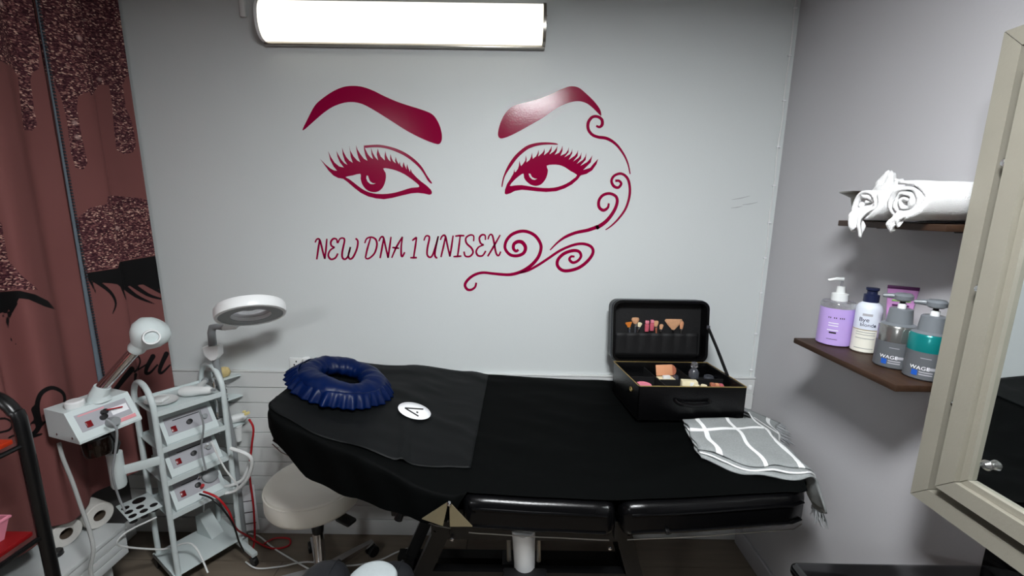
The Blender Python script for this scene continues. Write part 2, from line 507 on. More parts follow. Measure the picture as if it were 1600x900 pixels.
eye_l = Z(490, 215, 8, [(80,265),(150,335),(210,385),(255,410),(295,415),(250,360),(210,280),(183,170),(215,240),(260,310),(320,360),(380,375),(330,310),(300,240),(285,165),(310,215),(345,275),(385,320),(425,342),(390,290),(365,210),(357,125),(375,180),(410,245),(450,290),(490,315),(465,240),(447,105),(460,165),(500,235),(545,285),(585,308),(560,250),(540,170),(530,95),(550,150),(590,215),(630,265),(675,290),(650,230),(632,150),(628,90),(650,150),(680,210),(715,250),(745,268),(725,210),(718,125),(740,190),(770,245),(808,285),(790,210),(803,135),(815,180),(840,235),(890,285),(888,230),(897,165),(910,225),(935,275),(963,300),(956,260),(962,205),(975,255),(995,295),(1030,322),(1018,290),(1027,240),(1040,290),(1068,335),(1078,300),(1085,345),(1112,375),(1115,340),(1127,305),(1137,345),(1165,400),(1162,370),(1170,330),(1182,375),(1205,430),(1213,390),(1230,435),(1280,490),(1340,545),(1420,605),(1465,650),(1480,680),(1475,705),(1450,715),(1380,700),(1300,690),(1220,697),(1100,725),(980,755),(880,770),(780,760),(680,735),(590,690),(500,620),(420,550),(370,515),(310,505),(250,475),(190,415),(140,345)])
eye_l_hole = Z(490, 215, 8, [(400,492),(490,473),(585,452),(588,510),(605,575),(640,630),(690,668),(750,683),(810,672),(860,630),(890,570),(905,500),(900,440),(870,385),(940,388),(1030,410),(1130,455),(1220,515),(1290,570),(1318,600),(1310,620),(1220,628),(1130,655),(1030,685),(920,703),(820,705),(740,695),(660,670),(590,630),(500,560),(440,515)])
eye_l_hi = Z(490, 215, 8, [(662,475),(658,510),(675,550),(710,580),(750,583),(780,570),(740,570),(705,545),(690,505),(680,475)])
crease_l = Z(490, 215, 8, [(635,100),(720,92),(830,90),(940,110),(1040,140),(1140,185),(1230,245),(1300,305),(1360,375),(1410,460),(1450,520),(1480,565),(1470,575),(1430,540),(1380,455),(1320,375),(1240,300),(1150,235),(1050,185),(940,145),(840,125),(740,122),(650,128),(640,115)])
K = 8.889
eye_r = Z(770, 215, K, [(165,765),(170,720),(200,640),(245,570),(285,500),(300,435),(303,480),(320,475),(350,430),(362,390),(370,320),(385,380),(395,395),(430,350),(450,320),(460,245),(470,300),(468,345),(510,310),(530,270),(545,205),(550,260),(555,295),(600,260),(622,220),(635,170),(640,220),(630,262),(680,220),(705,190),(715,150),(722,200),(710,245),(770,200),(800,155),(820,110),(815,180),(785,235),(850,190),(880,150),(900,110),(888,190),(858,240),(920,210),(950,165),(968,110),(968,180),(940,253),(1010,220),(1040,180),(1058,130),(1052,205),(995,273),(1070,230),(1095,190),(1105,150),(1103,220),(1055,308),(1140,250),(1170,210),(1185,170),(1178,255),(1115,333),(1190,280),(1218,245),(1232,200),(1226,290),(1165,366),(1250,310),(1282,265),(1300,210),(1290,310),(1215,393),(1310,340),(1355,290),(1383,245),(1360,345),(1255,450),(1350,420),(1400,360),(1463,295),(1440,370),(1380,455),(1300,505),(1220,525),(1180,580),(1100,650),(1000,705),(880,745),(740,755),(600,745),(480,730),(400,725),(310,740),(240,775),(190,790),(168,780)])
eye_r_hole = Z(770, 215, K, [(235,670),(300,590),(370,530),(425,500),(435,560),(470,610),(530,655),(600,672),(670,650),(725,590),(755,520),(765,450),(748,390),(830,375),(920,380),(1000,410),(1080,465),(1170,520),(1110,580),(1020,640),(900,685),(780,700),(640,695),(500,675),(400,660),(300,665)])
eye_r_hi = Z(770, 215, K, [(497,500),(510,545),(545,580),(580,588),(618,572),(580,568),(545,548),(520,500)])
crease_r = Z(770, 215, K, [(120,680),(130,600),(160,500),(210,390),(290,270),(380,180),(480,110),(600,75),(720,65),(840,72),(890,82),(905,95),(890,100),(800,97),(700,102),(600,118),(500,155),(410,220),(330,300),(250,410),(190,500),(155,580),(135,680)])
for eye, hole, hi, cr, px, lab in ((eye_l, eye_l_hole, eye_l_hi, crease_l, (586, 305), 'burgundy eye decal above the letters NEW DNA, lashes on its outer side fanning up'),
                                   (eye_r, eye_r_hole, eye_r_hi, crease_r, (855, 300), 'burgundy eye decal beside the curled swirls, lashes pointing towards the swirls')):
    t = decal_thing('eye_decal', lab, px)
    filled('eye_shape', [to_wall(eye), spline2(to_wall(hole), n=2), to_wall(hi)], MT['decal'], t)
    filled('eyelid_crease', [spline2(to_wall(cr), n=3)], MT['decal'], t)

S2 = 514 / 120
sw1 = Z(890, 160, S2, [(178,157),(200,165),(218,148),(215,115),(185,95),(150,100),(125,135),(125,180),(150,215),(190,232),(250,242),(310,280),(360,345),(390,410),(405,480)])
sw2 = Z(890, 160, S2, [(305,525),(330,525),(345,545),(325,570),(295,560),(280,525),(300,490),(345,477),(385,505),(402,560),(400,630),(375,710),(330,775),(280,825),(240,853)])
sw3 = Z(890, 160, S2, [(262,675),(255,705),(225,722),(197,700),(197,655),(225,620),(270,610),(310,630),(318,670),(295,730),(245,795),(180,840)]) + Z(700, 340, 6.4, [(1500,90),(1400,125),(1280,150),(1180,190),(1100,245),(1020,325)])
sw4 = Z(700, 340, 6.4, [(705,320),(680,335),(655,310),(660,265),(700,240),(745,250),(775,300),(755,355),(690,382),(620,370),(572,310),(580,240),(630,175),(710,140),(790,140),(870,180),(920,250),(930,310),(905,390),(850,460),(780,515),(700,552),(620,570),(540,568),(450,560),(350,550),(270,570),(205,615),(170,670),(190,715),(230,722),(270,695),(283,650)])
sw5 = Z(700, 340, 6.4, [(1265,390),(1230,390),(1215,420),(1250,450),(1300,430),(1330,385),(1310,340),(1250,330),(1160,360),(1100,420),(1095,480),(1140,525),(1210,530),(1310,500),(1400,430),(1450,350),(1430,290),(1350,262),(1250,275),(1120,330),(1000,410),(900,475),(800,530),(720,552)])
for pts, w, lab in ((sw1, [3, 5, 4.5, 5, 4.5, 5, 3.2, 1.6], 'burgundy swirl decal curling under the tail of an eyebrow decal'),
                    (sw2, [4, 4, 4.5, 4, 4.2, 4, 3.2, 1.5], 'thin burgundy hook-shaped swirl decal, its tail ending beside a thicker one'),
                    (sw3, [3, 5, 4.5, 4.5, 5, 6, 5.5, 4.5, 1.8], 'burgundy swirl decal sweeping down in an S to a pointed end')):
    o = ribbon(MB(), pts, w).build('swirl_decal', MT['decal'], smooth=False)
    tag(o, lab, 'wall decal', 'burgundy vinyl decals on the back wall')
t = decal_thing('swirl_decal', 'large burgundy twin-spiral swirl decal at the end of the lettering', (830, 420))
ribbon(MB(), sw4, [4, 5, 6, 5, 4.5, 5, 5, 5, 5.5, 4.5, 4, 4.5, 4, 3]).build('scroll', MT['decal'], t, world=True, smooth=False)
ribbon(MB(), sw5, [3, 4.5, 4, 5, 5, 5, 5, 4.5, 4, 4, 3]).build('scroll', MT['decal'], t, world=True, smooth=False)

letters = [
    [[(62,120),(75,95),(95,95),(110,140),(125,200),(138,248)], [(97,97),(88,160),(75,252)], [(154,90),(147,170),(138,248)]],
    [[(235,125),(230,95),(205,90),(185,115),(190,145),(215,158)], [(215,158),(180,180),(165,220),(185,250),(220,240),(240,205)]],
    [[(240,125),(255,92),(280,85),(292,105),(275,190),(275,235),(295,250),(320,225),(338,155)], [(338,155),(322,215),(332,247),(358,235),(388,170),(396,110),(378,88)]],
    [[(450,125),(465,90),(500,78),(535,95),(545,140),(525,205),(480,245),(455,240)], [(495,85),(470,170),(455,240)]],
    [[(560,110),(575,80),(595,80),(612,150),(632,240)], [(598,85),(585,160),(570,242)], [(655,75),(645,150),(632,240)]],
    [[(660,240),(700,150),(745,75)], [(745,75),(735,150),(735,215),(745,228),(762,195)], [(665,158),(718,165)]],
    [[(820,105),(855,78)], [(855,78),(845,150),(832,235)], [(805,238),(858,238)]],
    [[(912,105),(925,72),(945,68),(955,85),(940,160),(938,215),(960,235),(985,205),(1025,70)], [(1025,70),(998,200),(1005,235),(1018,238)]],
    [[(1040,100),(1055,70),(1078,68),(1095,140),(1115,230)], [(1080,75),(1065,150),(1045,234)], [(1140,65),(1128,150),(1115,230)]],
    [[(1156,70),(1190,66),(1228,66)], [(1195,68),(1187,140),(1175,228)], [(1142,230),(1205,226)]],
    [[(1300,110),(1300,68),(1270,62),(1240,85),(1245,125),(1285,165),(1295,200),(1270,228),(1235,225),(1225,190)]],
    [[(1392,100),(1390,65),(1365,60),(1345,85),(1355,125),(1380,138)], [(1380,138),(1340,155),(1320,190),(1335,222),(1370,222),(1395,185)]],
    [[(1412,95),(1425,62),(1445,62),(1460,120),(1475,200),(1495,222),(1512,190)], [(1508,60),(1460,145),(1410,228)]],
]
t = decal_thing('lettering_decal', 'thin burgundy script lettering reading NEW DNA 1 UNISEX on the wall', (640, 402))
for L in letters:
    mb = MB()
    for st in L: ribbon(mb, Z(480, 355, 5, st), [2.2, 3.2, 2.6], n=4)
    mb.build('letter', MT['decal'], t, world=True, smooth=False)

# small scuffs on the wall near the corner
sc = MB()
for a, b in (((1143, 312), (1172, 306)), ((1142, 325), (1160, 322)), ((1160, 320), (1184, 316))):
    ribbon(sc, [a, ((a[0] + b[0]) / 2, (a[1] + b[1]) / 2 + 0.6), b], [0.6, 1.4, 0.5], depth=0.0004)
tag(sc.build('wall_scuff', MT['smudge'], smooth=False), 'faint grey scuff strokes on the white wall near the corner cable', 'scuff mark')

# ------------------------------------------------------------------ printed curtain on the left
def seg_sdf(px, py, poly, closed=True):
    """signed distance in photo pixels, negative inside"""
    d = np.full(px.shape, 1e9); ins = np.zeros(px.shape, bool)
    N = len(poly)
    for i in range(N if closed else N - 1):
        x0, y0 = poly[i]; x1, y1 = poly[(i + 1) % N]
        ex, ey = x1 - x0, y1 - y0
        t = np.clip(((px - x0) * ex + (py - y0) * ey) / (ex * ex + ey * ey + 1e-9), 0, 1)
        d = np.minimum(d, np.hypot(px - x0 - t * ex, py - y0 - t * ey))
        if closed and abs(ey) > 1e-9:
            cr = ((y0 > py) != (y1 > py)) & (px < ex * (py - y0) / ey + x0)
            ins ^= cr
    return np.where(ins, -d, d)

def stroke_sdf(px, py, pts, w0, w1):
    c = spline2(pts, closed=False, n=4); best = np.full(px.shape, 1e9)
    for i in range(len(c) - 1):
        x0, y0 = c[i]; x1, y1 = c[i + 1]; ex, ey = x1 - x0, y1 - y0
        t = np.clip(((px - x0) * ex + (py - y0) * ey) / (ex * ex + ey * ey + 1e-9), 0, 1)
        w = w0 + (w1 - w0) * (i + t) / (len(c) - 1)
        best = np.minimum(best, np.hypot(px - x0 - t * ex, py - y0 - t * ey) - w / 2)
    return best

GL_NEAR = [[(-400,-300),(61,-300),(61,108),(52,112),(47,125),(52,160),(58,196),(50,204),(37,203),(33,170),(28,120),(18,104),(0,95),(-40,96),(-60,150),(-75,152),(-85,95),(-150,90),(-400,90)],
           [(-60,318),(-20,328),(3,350),(7,377),(13,407),(33,430),(60,453),(27,452),(-30,460),(-110,462),(-190,448),(-225,425),(-200,385),(-160,345),(-110,322)]]
GL_FAR = [[(52,-300),(240,-300),(215,110),(205,140),(202,118),(196,120),(192,135),(197,170),(206,190),(213,225),(208,238),(195,241),(182,235),(178,200),(175,160),(170,133),(155,132),(143,150),(140,143),(122,150),(120,170),(128,215),(137,255),(130,265),(118,262),(110,235),(105,190),(95,150),(80,120),(62,104)],
          [(118,344),(140,325),(167,319),(169,305),(232,311),(246,398),(186,408),(184,418),(133,426)]]
BK_FAR = [[(132,427),(184,419),(187,409),(246,399),(256,455),(228,444),(200,447),(175,443),(150,441),(138,436)]]
BK_NEAR = [[(-60,460),(30,454),(55,460),(75,470),(87,484),(70,479),(45,468),(30,466),(22,480),(0,490),(-60,496),(-130,492),(-200,470),(-235,440),(-225,428),(-190,450),(-110,463)]]
ST_FAR = [([(148,438),(172,456),(181,474),(176,490)], 7, 1.5), ([(140,436),(150,458)], 5, 1.5), ([(183,438),(212,462),(242,475)], 10, 1.5), ([(195,436),(230,460),(256,468)], 9, 2),
          ([(215,435),(256,460)], 9, 3), ([(188,442),(197,468)], 5, 1.2),
          ([(239,557),(230,573),(228,583),(235,582),(246,570)], 8, 2.5), ([(260,553),(252,570),(249,581),(254,582),(266,570)], 8, 2.5), ([(210,560),(216,557),(219,565),(215,576),(210,581),(228,570)], 3, 2.5),
          ([(206,577),(191,595),(178,612)], 9, 7), ([(212,585),(210,602)], 5, 2)]
ST_NEAR = [([(24,474),(12,500),(14,525),(25,538)], 7, 1.5), ([(10,484),(3,497)], 5, 1.5),
           ([(62,662),(58,635),(64,615),(80,606),(95,611),(101,620),(100,632)], 9, 4), ([(14,684),(40,671),(57,652)], 3, 3), ([(54,640),(60,668),(48,682),(66,678)], 11, 3), ([(-8,656),(8,654),(19,661),(14,672),(-8,677)], 3.5, 3.5), ([(100,632),(80,650),(62,668)], 3, 3)]

HEM, CTOP = 0.465, 2.46
CP_NEAR = [(0.25,-1.70),(0.45,-1.64),(0.65,-1.70),(0.85,-1.65),(1.02,-1.69),(1.16,-1.63),(1.27,-1.605),(1.335,-1.655),(1.385,-1.600),(1.47,-1.618),(1.54,-1.650),(1.612,-1.625)]
CP_FAR = [(1.606,-1.642),(1.69,-1.606),(1.75,-1.600),(1.763,-1.642),(1.81,-1.640),(1.85,-1.610),(1.884,-1.572)]

def curve_x(cp, ys):
    c = np.array(smooth_path([(a, b, 0) for a, b in cp], 12))
    return np.interp(ys, c[:, 0], c[:, 1])

cm = bpy.data.materials.new('rose_curtain_print'); cm.use_nodes = True
nt = cm.node_tree; b = nt.nodes['Principled BSDF']; b.inputs['Roughness'].default_value = 0.75; b.inputs['Specular IOR Level'].default_value = 0.2
def node(t, **k):
    n = nt.nodes.new(t)
    for a, v in k.items(): setattr(n, a, v)
    return n
tc = node('ShaderNodeTexCoord')
ag = node('ShaderNodeAttribute', attribute_name='glitter'); ak = node('ShaderNodeAttribute', attribute_name='ink')
def thresh(src):
    mr = node('ShaderNodeMapRange'); mr.inputs['From Min'].default_value = 0.5; mr.inputs['From Max'].default_value = -0.5
    nt.links.new(src.outputs['Fac'], mr.inputs['Value']); return mr
tg, tk = thresh(ag), thresh(ak)
vo = node('ShaderNodeTexVoronoi'); vo.inputs['Scale'].default_value = 190
mp = node('ShaderNodeMapping'); mp.inputs['Scale'].default_value = (1, 0.75, 1.5); mp.inputs['Rotation'].default_value = (0.5, 0, 0)
nt.links.new(tc.outputs['Object'], mp.inputs['Vector']); nt.links.new(mp.outputs[0], vo.inputs['Vector'])
ra = node('ShaderNodeValToRGB')
ra.color_ramp.elements[0].position = 0.0; ra.color_ramp.elements[0].color = lin((44, 18, 26))
ra.color_ramp.elements[1].position = 1.0; ra.color_ramp.elements[1].color = lin((214, 176, 158))
for pos, colr in ((0.35, (66, 30, 38)), (0.68, (94, 54, 58)), (0.86, (140, 94, 90))):
    e = ra.color_ramp.elements.new(pos); e.color = lin(colr)
sx = node('ShaderNodeSeparateColor'); nt.links.new(vo.outputs['Color'], sx.inputs[0]); nt.links.new(sx.outputs[0], ra.inputs['Fac'])
# scattered twinkles printed on the cloth
v2 = node('ShaderNodeTexVoronoi'); v2.inputs['Scale'].default_value = 13
nt.links.new(tc.outputs['Object'], v2.inputs['Vector'])
m2 = node('ShaderNodeMapRange'); m2.inputs['From Min'].default_value = 0.16; m2.inputs['From Max'].default_value = 0.04
nt.links.new(v2.outputs['Distance'], m2.inputs['Value'])
mg2 = node('ShaderNodeMix', data_type='RGBA'); mg2.inputs['B'].default_value = lin((240, 206, 196))
ms = node('ShaderNodeMath', operation='MULTIPLY'); ms.inputs[1].default_value = 0.55
nt.links.new(m2.outputs[0], ms.inputs[0]); nt.links.new(ms.outputs[0], mg2.inputs['Factor']); nt.links.new(ra.outputs[0], mg2.inputs['A'])
nz = node('ShaderNodeTexNoise'); nz.inputs['Scale'].default_value = 5
nt.links.new(tc.outputs['Object'], nz.inputs['Vector'])
base = node('ShaderNodeMix', data_type='RGBA'); base.inputs['A'].default_value = lin((113, 69, 67)); base.inputs['B'].default_value = lin((124, 78, 75))
nt.links.new(nz.outputs['Fac'], base.inputs['Factor'])
mg = node('ShaderNodeMix', data_type='RGBA'); nt.links.new(tg.outputs[0], mg.inputs['Factor']); nt.links.new(base.outputs['Result'], mg.inputs['A']); nt.links.new(mg2.outputs['Result'], mg.inputs['B'])
mk = node('ShaderNodeMix', data_type='RGBA'); mk.inputs['B'].default_value = lin((7, 6, 7)); nt.links.new(tk.outputs[0], mk.inputs['Factor']); nt.links.new(mg.outputs['Result'], mk.inputs['A'])
nt.links.new(mk.outputs['Result'], b.inputs['Base Color'])
MT['curtain'] = cm

def make_curtain(cp, ya, yb, GL, BK, ST, label):
    ys = np.concatenate([np.arange(ya, min(yb, 1.1), 0.02), np.arange(max(ya, 1.1), yb, 0.0035), [yb]])
    zs = np.arange(HEM, CTOP + 0.001, 0.0045)
    xs = curve_x(cp, ys)
    Y, Zz = np.meshgrid(ys, zs, indexing='ij')
    X = np.repeat(xs[:, None], len(zs), 1)
    mean = xs.mean()
    fl = 1.0 + 0.35 * (CTOP - Zz) / (CTOP - HEM)              # folds open out towards the hem
    X = mean + (X - mean) * np.minimum(fl, 1.35)
    # keep the far edge straight
    V = np.stack([X, Y, Zz], -1).reshape(-1, 3)
    px, py = proj_np(np.where(V[:, 1:2] < 0.6, V * [1, 0, 1] + [0, 0.6, 0], V))
    g = np.full(len(V), 1e3); k = np.full(len(V), 1e3)
    for poly in GL: g = np.minimum(g, seg_sdf(px, py, poly))
    for poly in BK: k = np.minimum(k, seg_sdf(px, py, poly))
    for pts, w0, w1 in ST: k = np.minimum(k, stroke_sdf(px, py, pts, w0, w1))
    ny, nz_ = len(ys), len(zs)
    idx = np.arange(ny * nz_).reshape(ny, nz_)
    F = np.stack([idx[:-1, :-1], idx[1:, :-1], idx[1:, 1:], idx[:-1, 1:]], -1).reshape(-1, 4)
    root = thing('curtain', label, 'curtain', (-1.63, (ya + yb) / 2, HEM))
    V2 = V - np.array([-1.63, (ya + yb) / 2, HEM])
    me = bpy.data.meshes.new('fabric')
    me.from_pydata(V2.tolist(), [], F.tolist())
    me.polygons.foreach_set('use_smooth', [True] * len(me.polygons))
    for nme, arr in (('glitter', g), ('ink', k)):
        at = me.attributes.new(nme, 'FLOAT', 'POINT'); at.data.foreach_set('value', np.clip(arr, -20, 20).astype(np.float32))
    me.materials.append(cm)
    o = bpy.data.objects.new('fabric', me); C.objects.link(o); o.parent = root; WM[o] = WM[root]
    md = o.modifiers.new('solid', 'SOLIDIFY'); md.thickness = 0.0012
    return root

cur_n = make_curtain(CP_NEAR, 0.25, 1.605, GL_NEAR, BK_NEAR, ST_NEAR, 'dusty rose curtain with glitter drips and a slate blue zipper edge, behind the black rack')
cur_f = make_curtain(CP_FAR, 1.618, 1.884, GL_FAR, BK_FAR, ST_FAR, 'dusty rose curtain panel with printed lashes and glitter drips meeting the back wall')
zt = MB()
zx = -1.622
zt.grid(lambda u, v: (zx + 0.004 * math.sin(u * math.pi), 1.611 + (u - 0.5) * (0.003 + 0.027 * (1 - v) ** 1.4), HEM + 0.02 + v * (CTOP - HEM - 0.03)), 5, 60)
zo = zt.build('zipper_tape', MT['tape'], cur_n, world=True, solid=0.0015)
zz = MB()
for i in range(170):
    z = HEM + 0.03 + i * 0.0112; w = 0.003 + 0.027 * (1 - (z - HEM) / (CTOP - HEM)) ** 1.4
    zz.box((zx + 0.006, 1.611 + w / 2, z), (0.004, 0.007, 0.006))
zz.build('zipper_teeth', MT['teeth'], zo, world=True, kind='stuff', smooth=False)
rod = thing('curtain_rod', 'grey metal rail carrying the rose curtains', 'curtain rod', (-1.63, 1.0, CTOP + 0.012))
MB().tube([(0, -0.8, 0), (0, 0.885, 0)], 0.011).build('rail', MT['steel'], rod)
for yy in (-0.7, 0.0, 0.8):
    MB().box((0, yy, 0.02), (0.014, 0.014, 0.025)).build('bracket', MT['steel'], rod)

# ------------------------------------------------------------------ treatment bed
XH, XF, XJ1, XJ2 = -0.75, 0.87, -0.14, 0.315
def lerp_tab(x, tab):
    if x <= tab[0][0]: return tab[0][1]
    for (a, va), (b_, vb) in zip(tab[:-1], tab[1:]):
        if x <= b_:
            t = (x - a) / (b_ - a); t = t * t * (3 - 2 * t) * 0.5 + t * 0.5
            return va + (vb - va) * t
    return tab[-1][1]
def bz(x, y):
    base = lerp_tab(x, [(-0.78, 1.0), (-0.45, 0.905), (-0.20, 0.818), (-0.10, 0.797), (0.10, 0.787), (0.30, 0.780), (0.42, 0.788), (0.87, 0.826)])
    sl = lerp_tab(x, [(-0.7, 0.0), (-0.15, 0.06), (0.3, 0.058), (0.9, 0.0)])
    return base + sl * (y - 1.09) / 0.77
def corner(x, r=0.07):
    d = min(x - XH, XF - x)
    if d >= r: return 0.0
    d = max(d, 0.0)
    return r - math.sqrt(max(r * r - (r - d) ** 2, 0))
def yf0(x): return lerp_tab(x, [(-0.75, 1.20), (-0.2, 1.09), (0.9, 1.09)])
def yb0(x): return lerp_tab(x, [(-0.75, 1.69), (-0.15, 1.86), (0.9, 1.86)])
def yf(x): return yf0(x) + corner(x)
def yb(x): return yb0(x) - corner(x)
def on_bed(px, py, lift=0.0):
    z = 0.85
    for _ in range(25):
        p = P(px, py, z=z); z = 0.5 * z + 0.5 * (bz(p.x, p.y) + lift)
    return P(px, py, z=z)

bed = thing('treatment_bed', 'black padded treatment bed on a black metal base along the wall', 'bed', (0.06, 1.46, 0))
def loft_cushion(x0, x1, th, name, inset=0.0):
    mb = MB(); st = []
    r = 0.028
    xs = [x0 + r * (1 - math.cos(a)) for a in (0, 0.5, 1.0, 1.57)] + [x0 + r + (x1 - x0 - 2 * r) * k / 10 for k in range(1, 10)] + [x1 - r * (1 - math.cos(a)) for a in (1.57, 1.0, 0.5, 0)]
    ins = [r * (1 - math.sin(a)) for a in (0, 0.5, 1.0, 1.57)] + [0] * 9 + [r * (1 - math.sin(a)) for a in (1.57, 1.0, 0.5, 0)]
    ncs = 0
    for x, i in zip(xs, ins):
        ya, ybk = yf(x) + inset + i, yb(x) - inset - i
        pts = []
        for cy, cz, a0 in ((ya + r, -r - i, 90), (ya + r, -th + r + i, 180), (ybk - r, -th + r + i, 270), (ybk - r, -r - i, 0)):
            for k in range(5):
                a = math.radians(a0 + 22.5 * k)
                pts.append((cy + r * math.cos(a), cz + r * math.sin(a)))
        st.append([(x, y, bz(x, y) - 0.004 + dz) for y, dz in pts]); ncs = len(pts)
    vs = [p for s in st for p in s]; fs = []
    for i in range(len(st) - 1):
        for k in range(ncs):
            a, b_ = i * ncs + k, i * ncs + (k + 1) % ncs
            fs.append((a, b_, b_ + ncs, a + ncs))
    fs.append(list(range(ncs))[::-1]); n = (len(st) - 1) * ncs; fs.append(list(range(n, n + ncs)))
    mb.add(vs, fs)
    o = mb.build(name, MT['black_leather'], bed, world=True)
    for dz in (-0.030, -th + 0.020):
        path = [(x, yf(x) + inset - 0.001, bz(x, yf(x)) + dz) for x in [x0 + 0.03 + (x1 - x0 - 0.06) * k / 14 for k in range(15)]]
        MB().tube(path, 0.0035, 6).build('piping', MT['black_leather'], o, world=True)
    path = [(x, yf(x) + inset - 0.001, bz(x, yf(x)) - th - 0.002) for x in [x0 + 0.02 + (x1 - x0 - 0.04) * k / 14 for k in range(15)]]
    MB().tube(path, 0.0018, 6).build('edge_strip', MT['steel'], o, world=True)
    return o
loft_cushion(XH, XJ1 - 0.006, 0.105, 'backrest')
loft_cushion(XJ1 + 0.006, XJ2 - 0.006, 0.105, 'seat')
loft_cushion(XJ2 + 0.006, XF, 0.105, 'leg_rest')
# base: top rails, sloping legs, floor rails, cross bars
def beam(a, b_, w, h, mb):
    a, b_ = Vector(a), Vector(b_)
    m = along((a + b_) / 2, b_ - a, (0, 1, 0) if abs((b_ - a).normalized().y) < 0.9 else (1, 0, 0))
    mb.box((0, 0, 0), (w, h, (b_ - a).length), 0.003) if False else None
    x, y, z = w / 2, h / 2, (b_ - a).length / 2
    vs = [(-x,-y,-z),(x,-y,-z),(x,y,-z),(-x,y,-z),(-x,-y,z),(x,-y,z),(x,y,z),(-x,y,z)]
    return mb.add(vs, [(0,3,2,1),(4,5,6,7),(0,1,5,4),(1,2,6,5),(2,3,7,6),(3,0,4,7)], m)
for yy in (1.20, 1.72):
    beam((-0.24, yy, 0.615), (0.38, yy, 0.615), 0.04, 0.05, MB()).build('top_rail', MT['black_paint'], bed, world=True)
    beam((-0.21, yy, 0.61), (-0.44, yy, 0.05), 0.045, 0.05, MB()).build('leg', MT['black_paint'], bed, world=True)
    beam((0.36, yy, 0.61), (0.52, yy, 0.05), 0.045, 0.05, MB()).build('leg', MT['black_paint'], bed, world=True)
    beam((-0.50, yy, 0.025), (0.58, yy, 0.025), 0.05, 0.05, MB()).build('floor_rail', MT['black_paint'], bed, world=True)
beam((-0.27, 1.20, 0.455), (0.40, 1.20, 0.455), 0.03, 0.028, MB()).build('cross_bar', MT['black_paint'], bed, world=True)
for xx in (-0.44, 0.52): beam((xx, 1.2, 0.025), (xx, 1.72, 0.025), 0.04, 0.04, MB()).build('cross_bar', MT['black_paint'], bed, world=True)
for xx in (-0.20, 0.34): beam((xx, 1.15, 0.655), (xx, 1.78, 0.655), 0.04, 0.06, MB()).build('cross_bar', MT['black_paint'], bed, world=True)
MB().box((0.08, 1.45, 0.665), (0.90, 0.50, 0.03), 0.005).build('support_plate', MT['black_paint'], bed, world=True)
beam((-0.5, 1.45, 0.775), (-0.2, 1.45, 0.668), 0.05, 0.3, MB()).build('backrest_support', MT['black_paint'], bed, world=True)
for px in (706, 953):
    q = P(px, 842 if px < 800 else 856, y=1.172)
    MB().lathe([(0.006, 0), (0.006, 0.004), (0.003, 0.006)], 10, along(q, (0, -1, 0))).build('bolt', MT['chrome'], bed, world=True)
# lifting column between the rails; white stands in for bright reflection on its chrome
col = MB().tube([(0.045, 1.165, 0.648), (0.052, 1.19, 0.50), (0.055, 1.33, 0.10)], [0.036, 0.033, 0.033], 20).build('lift_column', MT['lamp_white'], bed, world=True)
for sx_ in (-0.047, 0.047):
    MB().tube([(0.045 + sx_, 1.195, 0.66), (0.05 + sx_, 1.20, 0.50)], 0.008, 8).build('guide_rod', MT['steel'], col, world=True)
MB().box((0.053, 1.155, 0.45), (0.135, 0.05, 0.085), 0.004).build('motor_housing', MT['black_plastic'], bed, world=True)
MB().tube([(-0.014, 1.13, 0.488), (-0.014, 1.118, 0.492), (0.120, 1.118, 0.492), (0.120, 1.13, 0.488)], 0.0055, 8).build('release_bar', MT['chrome'], bed, world=True)
MB().box((0.053, 1.36, 0.06), (0.16, 0.7, 0.04), 0.004).build('cross_bar', MT['black_paint'], bed, world=True)
# beige hinge plates between backrest and seat, feet grips
hp = [[(700, 785), (659, 811), (692, 822), (697, 800)], [(702, 785), (716, 800), (738, 823), (703, 823)]]
for q in hp:
    pts = [P(a, b_, y=1.058) for a, b_ in q]
    vs = [tuple(p) for p in pts] + [(p.x, p.y + 0.004, p.z) for p in pts]
    MB().add(vs, [(0,1,2,3),(7,6,5,4)] + [(i, (i+1) % 4, 4 + (i+1) % 4, 4 + i) for i in range(4)]).build('hinge_plate', MT['brass'], bed, world=True, smooth=False)
q = P(702, 786, y=1.056)
MB().lathe([(0.006, 0), (0.006, 0.006), (0.003, 0.009)], 12, along(q, (0, -1, 0))).build('bolt', MT['chrome'], bed, world=True)
for a, b_ in (((630, 790), (622, 812)), ((1042, 822), (1047, 833))):
    p0, p1 = P(*a, y=1.16), P(*b_, y=1.15)
    MB().tube([p0 + Vector((0, 0.05, 0.03)), p0, p1], [0.010, 0.012, 0.013], 10).build('adjust_grip', MT['black_plastic'], bed, world=True)
MB().box(P(1042, 829, y=1.09), (0.012, 0.02, 0.012), 0.003).build('foot_pad', MT['black_plastic'], bed, world=True)

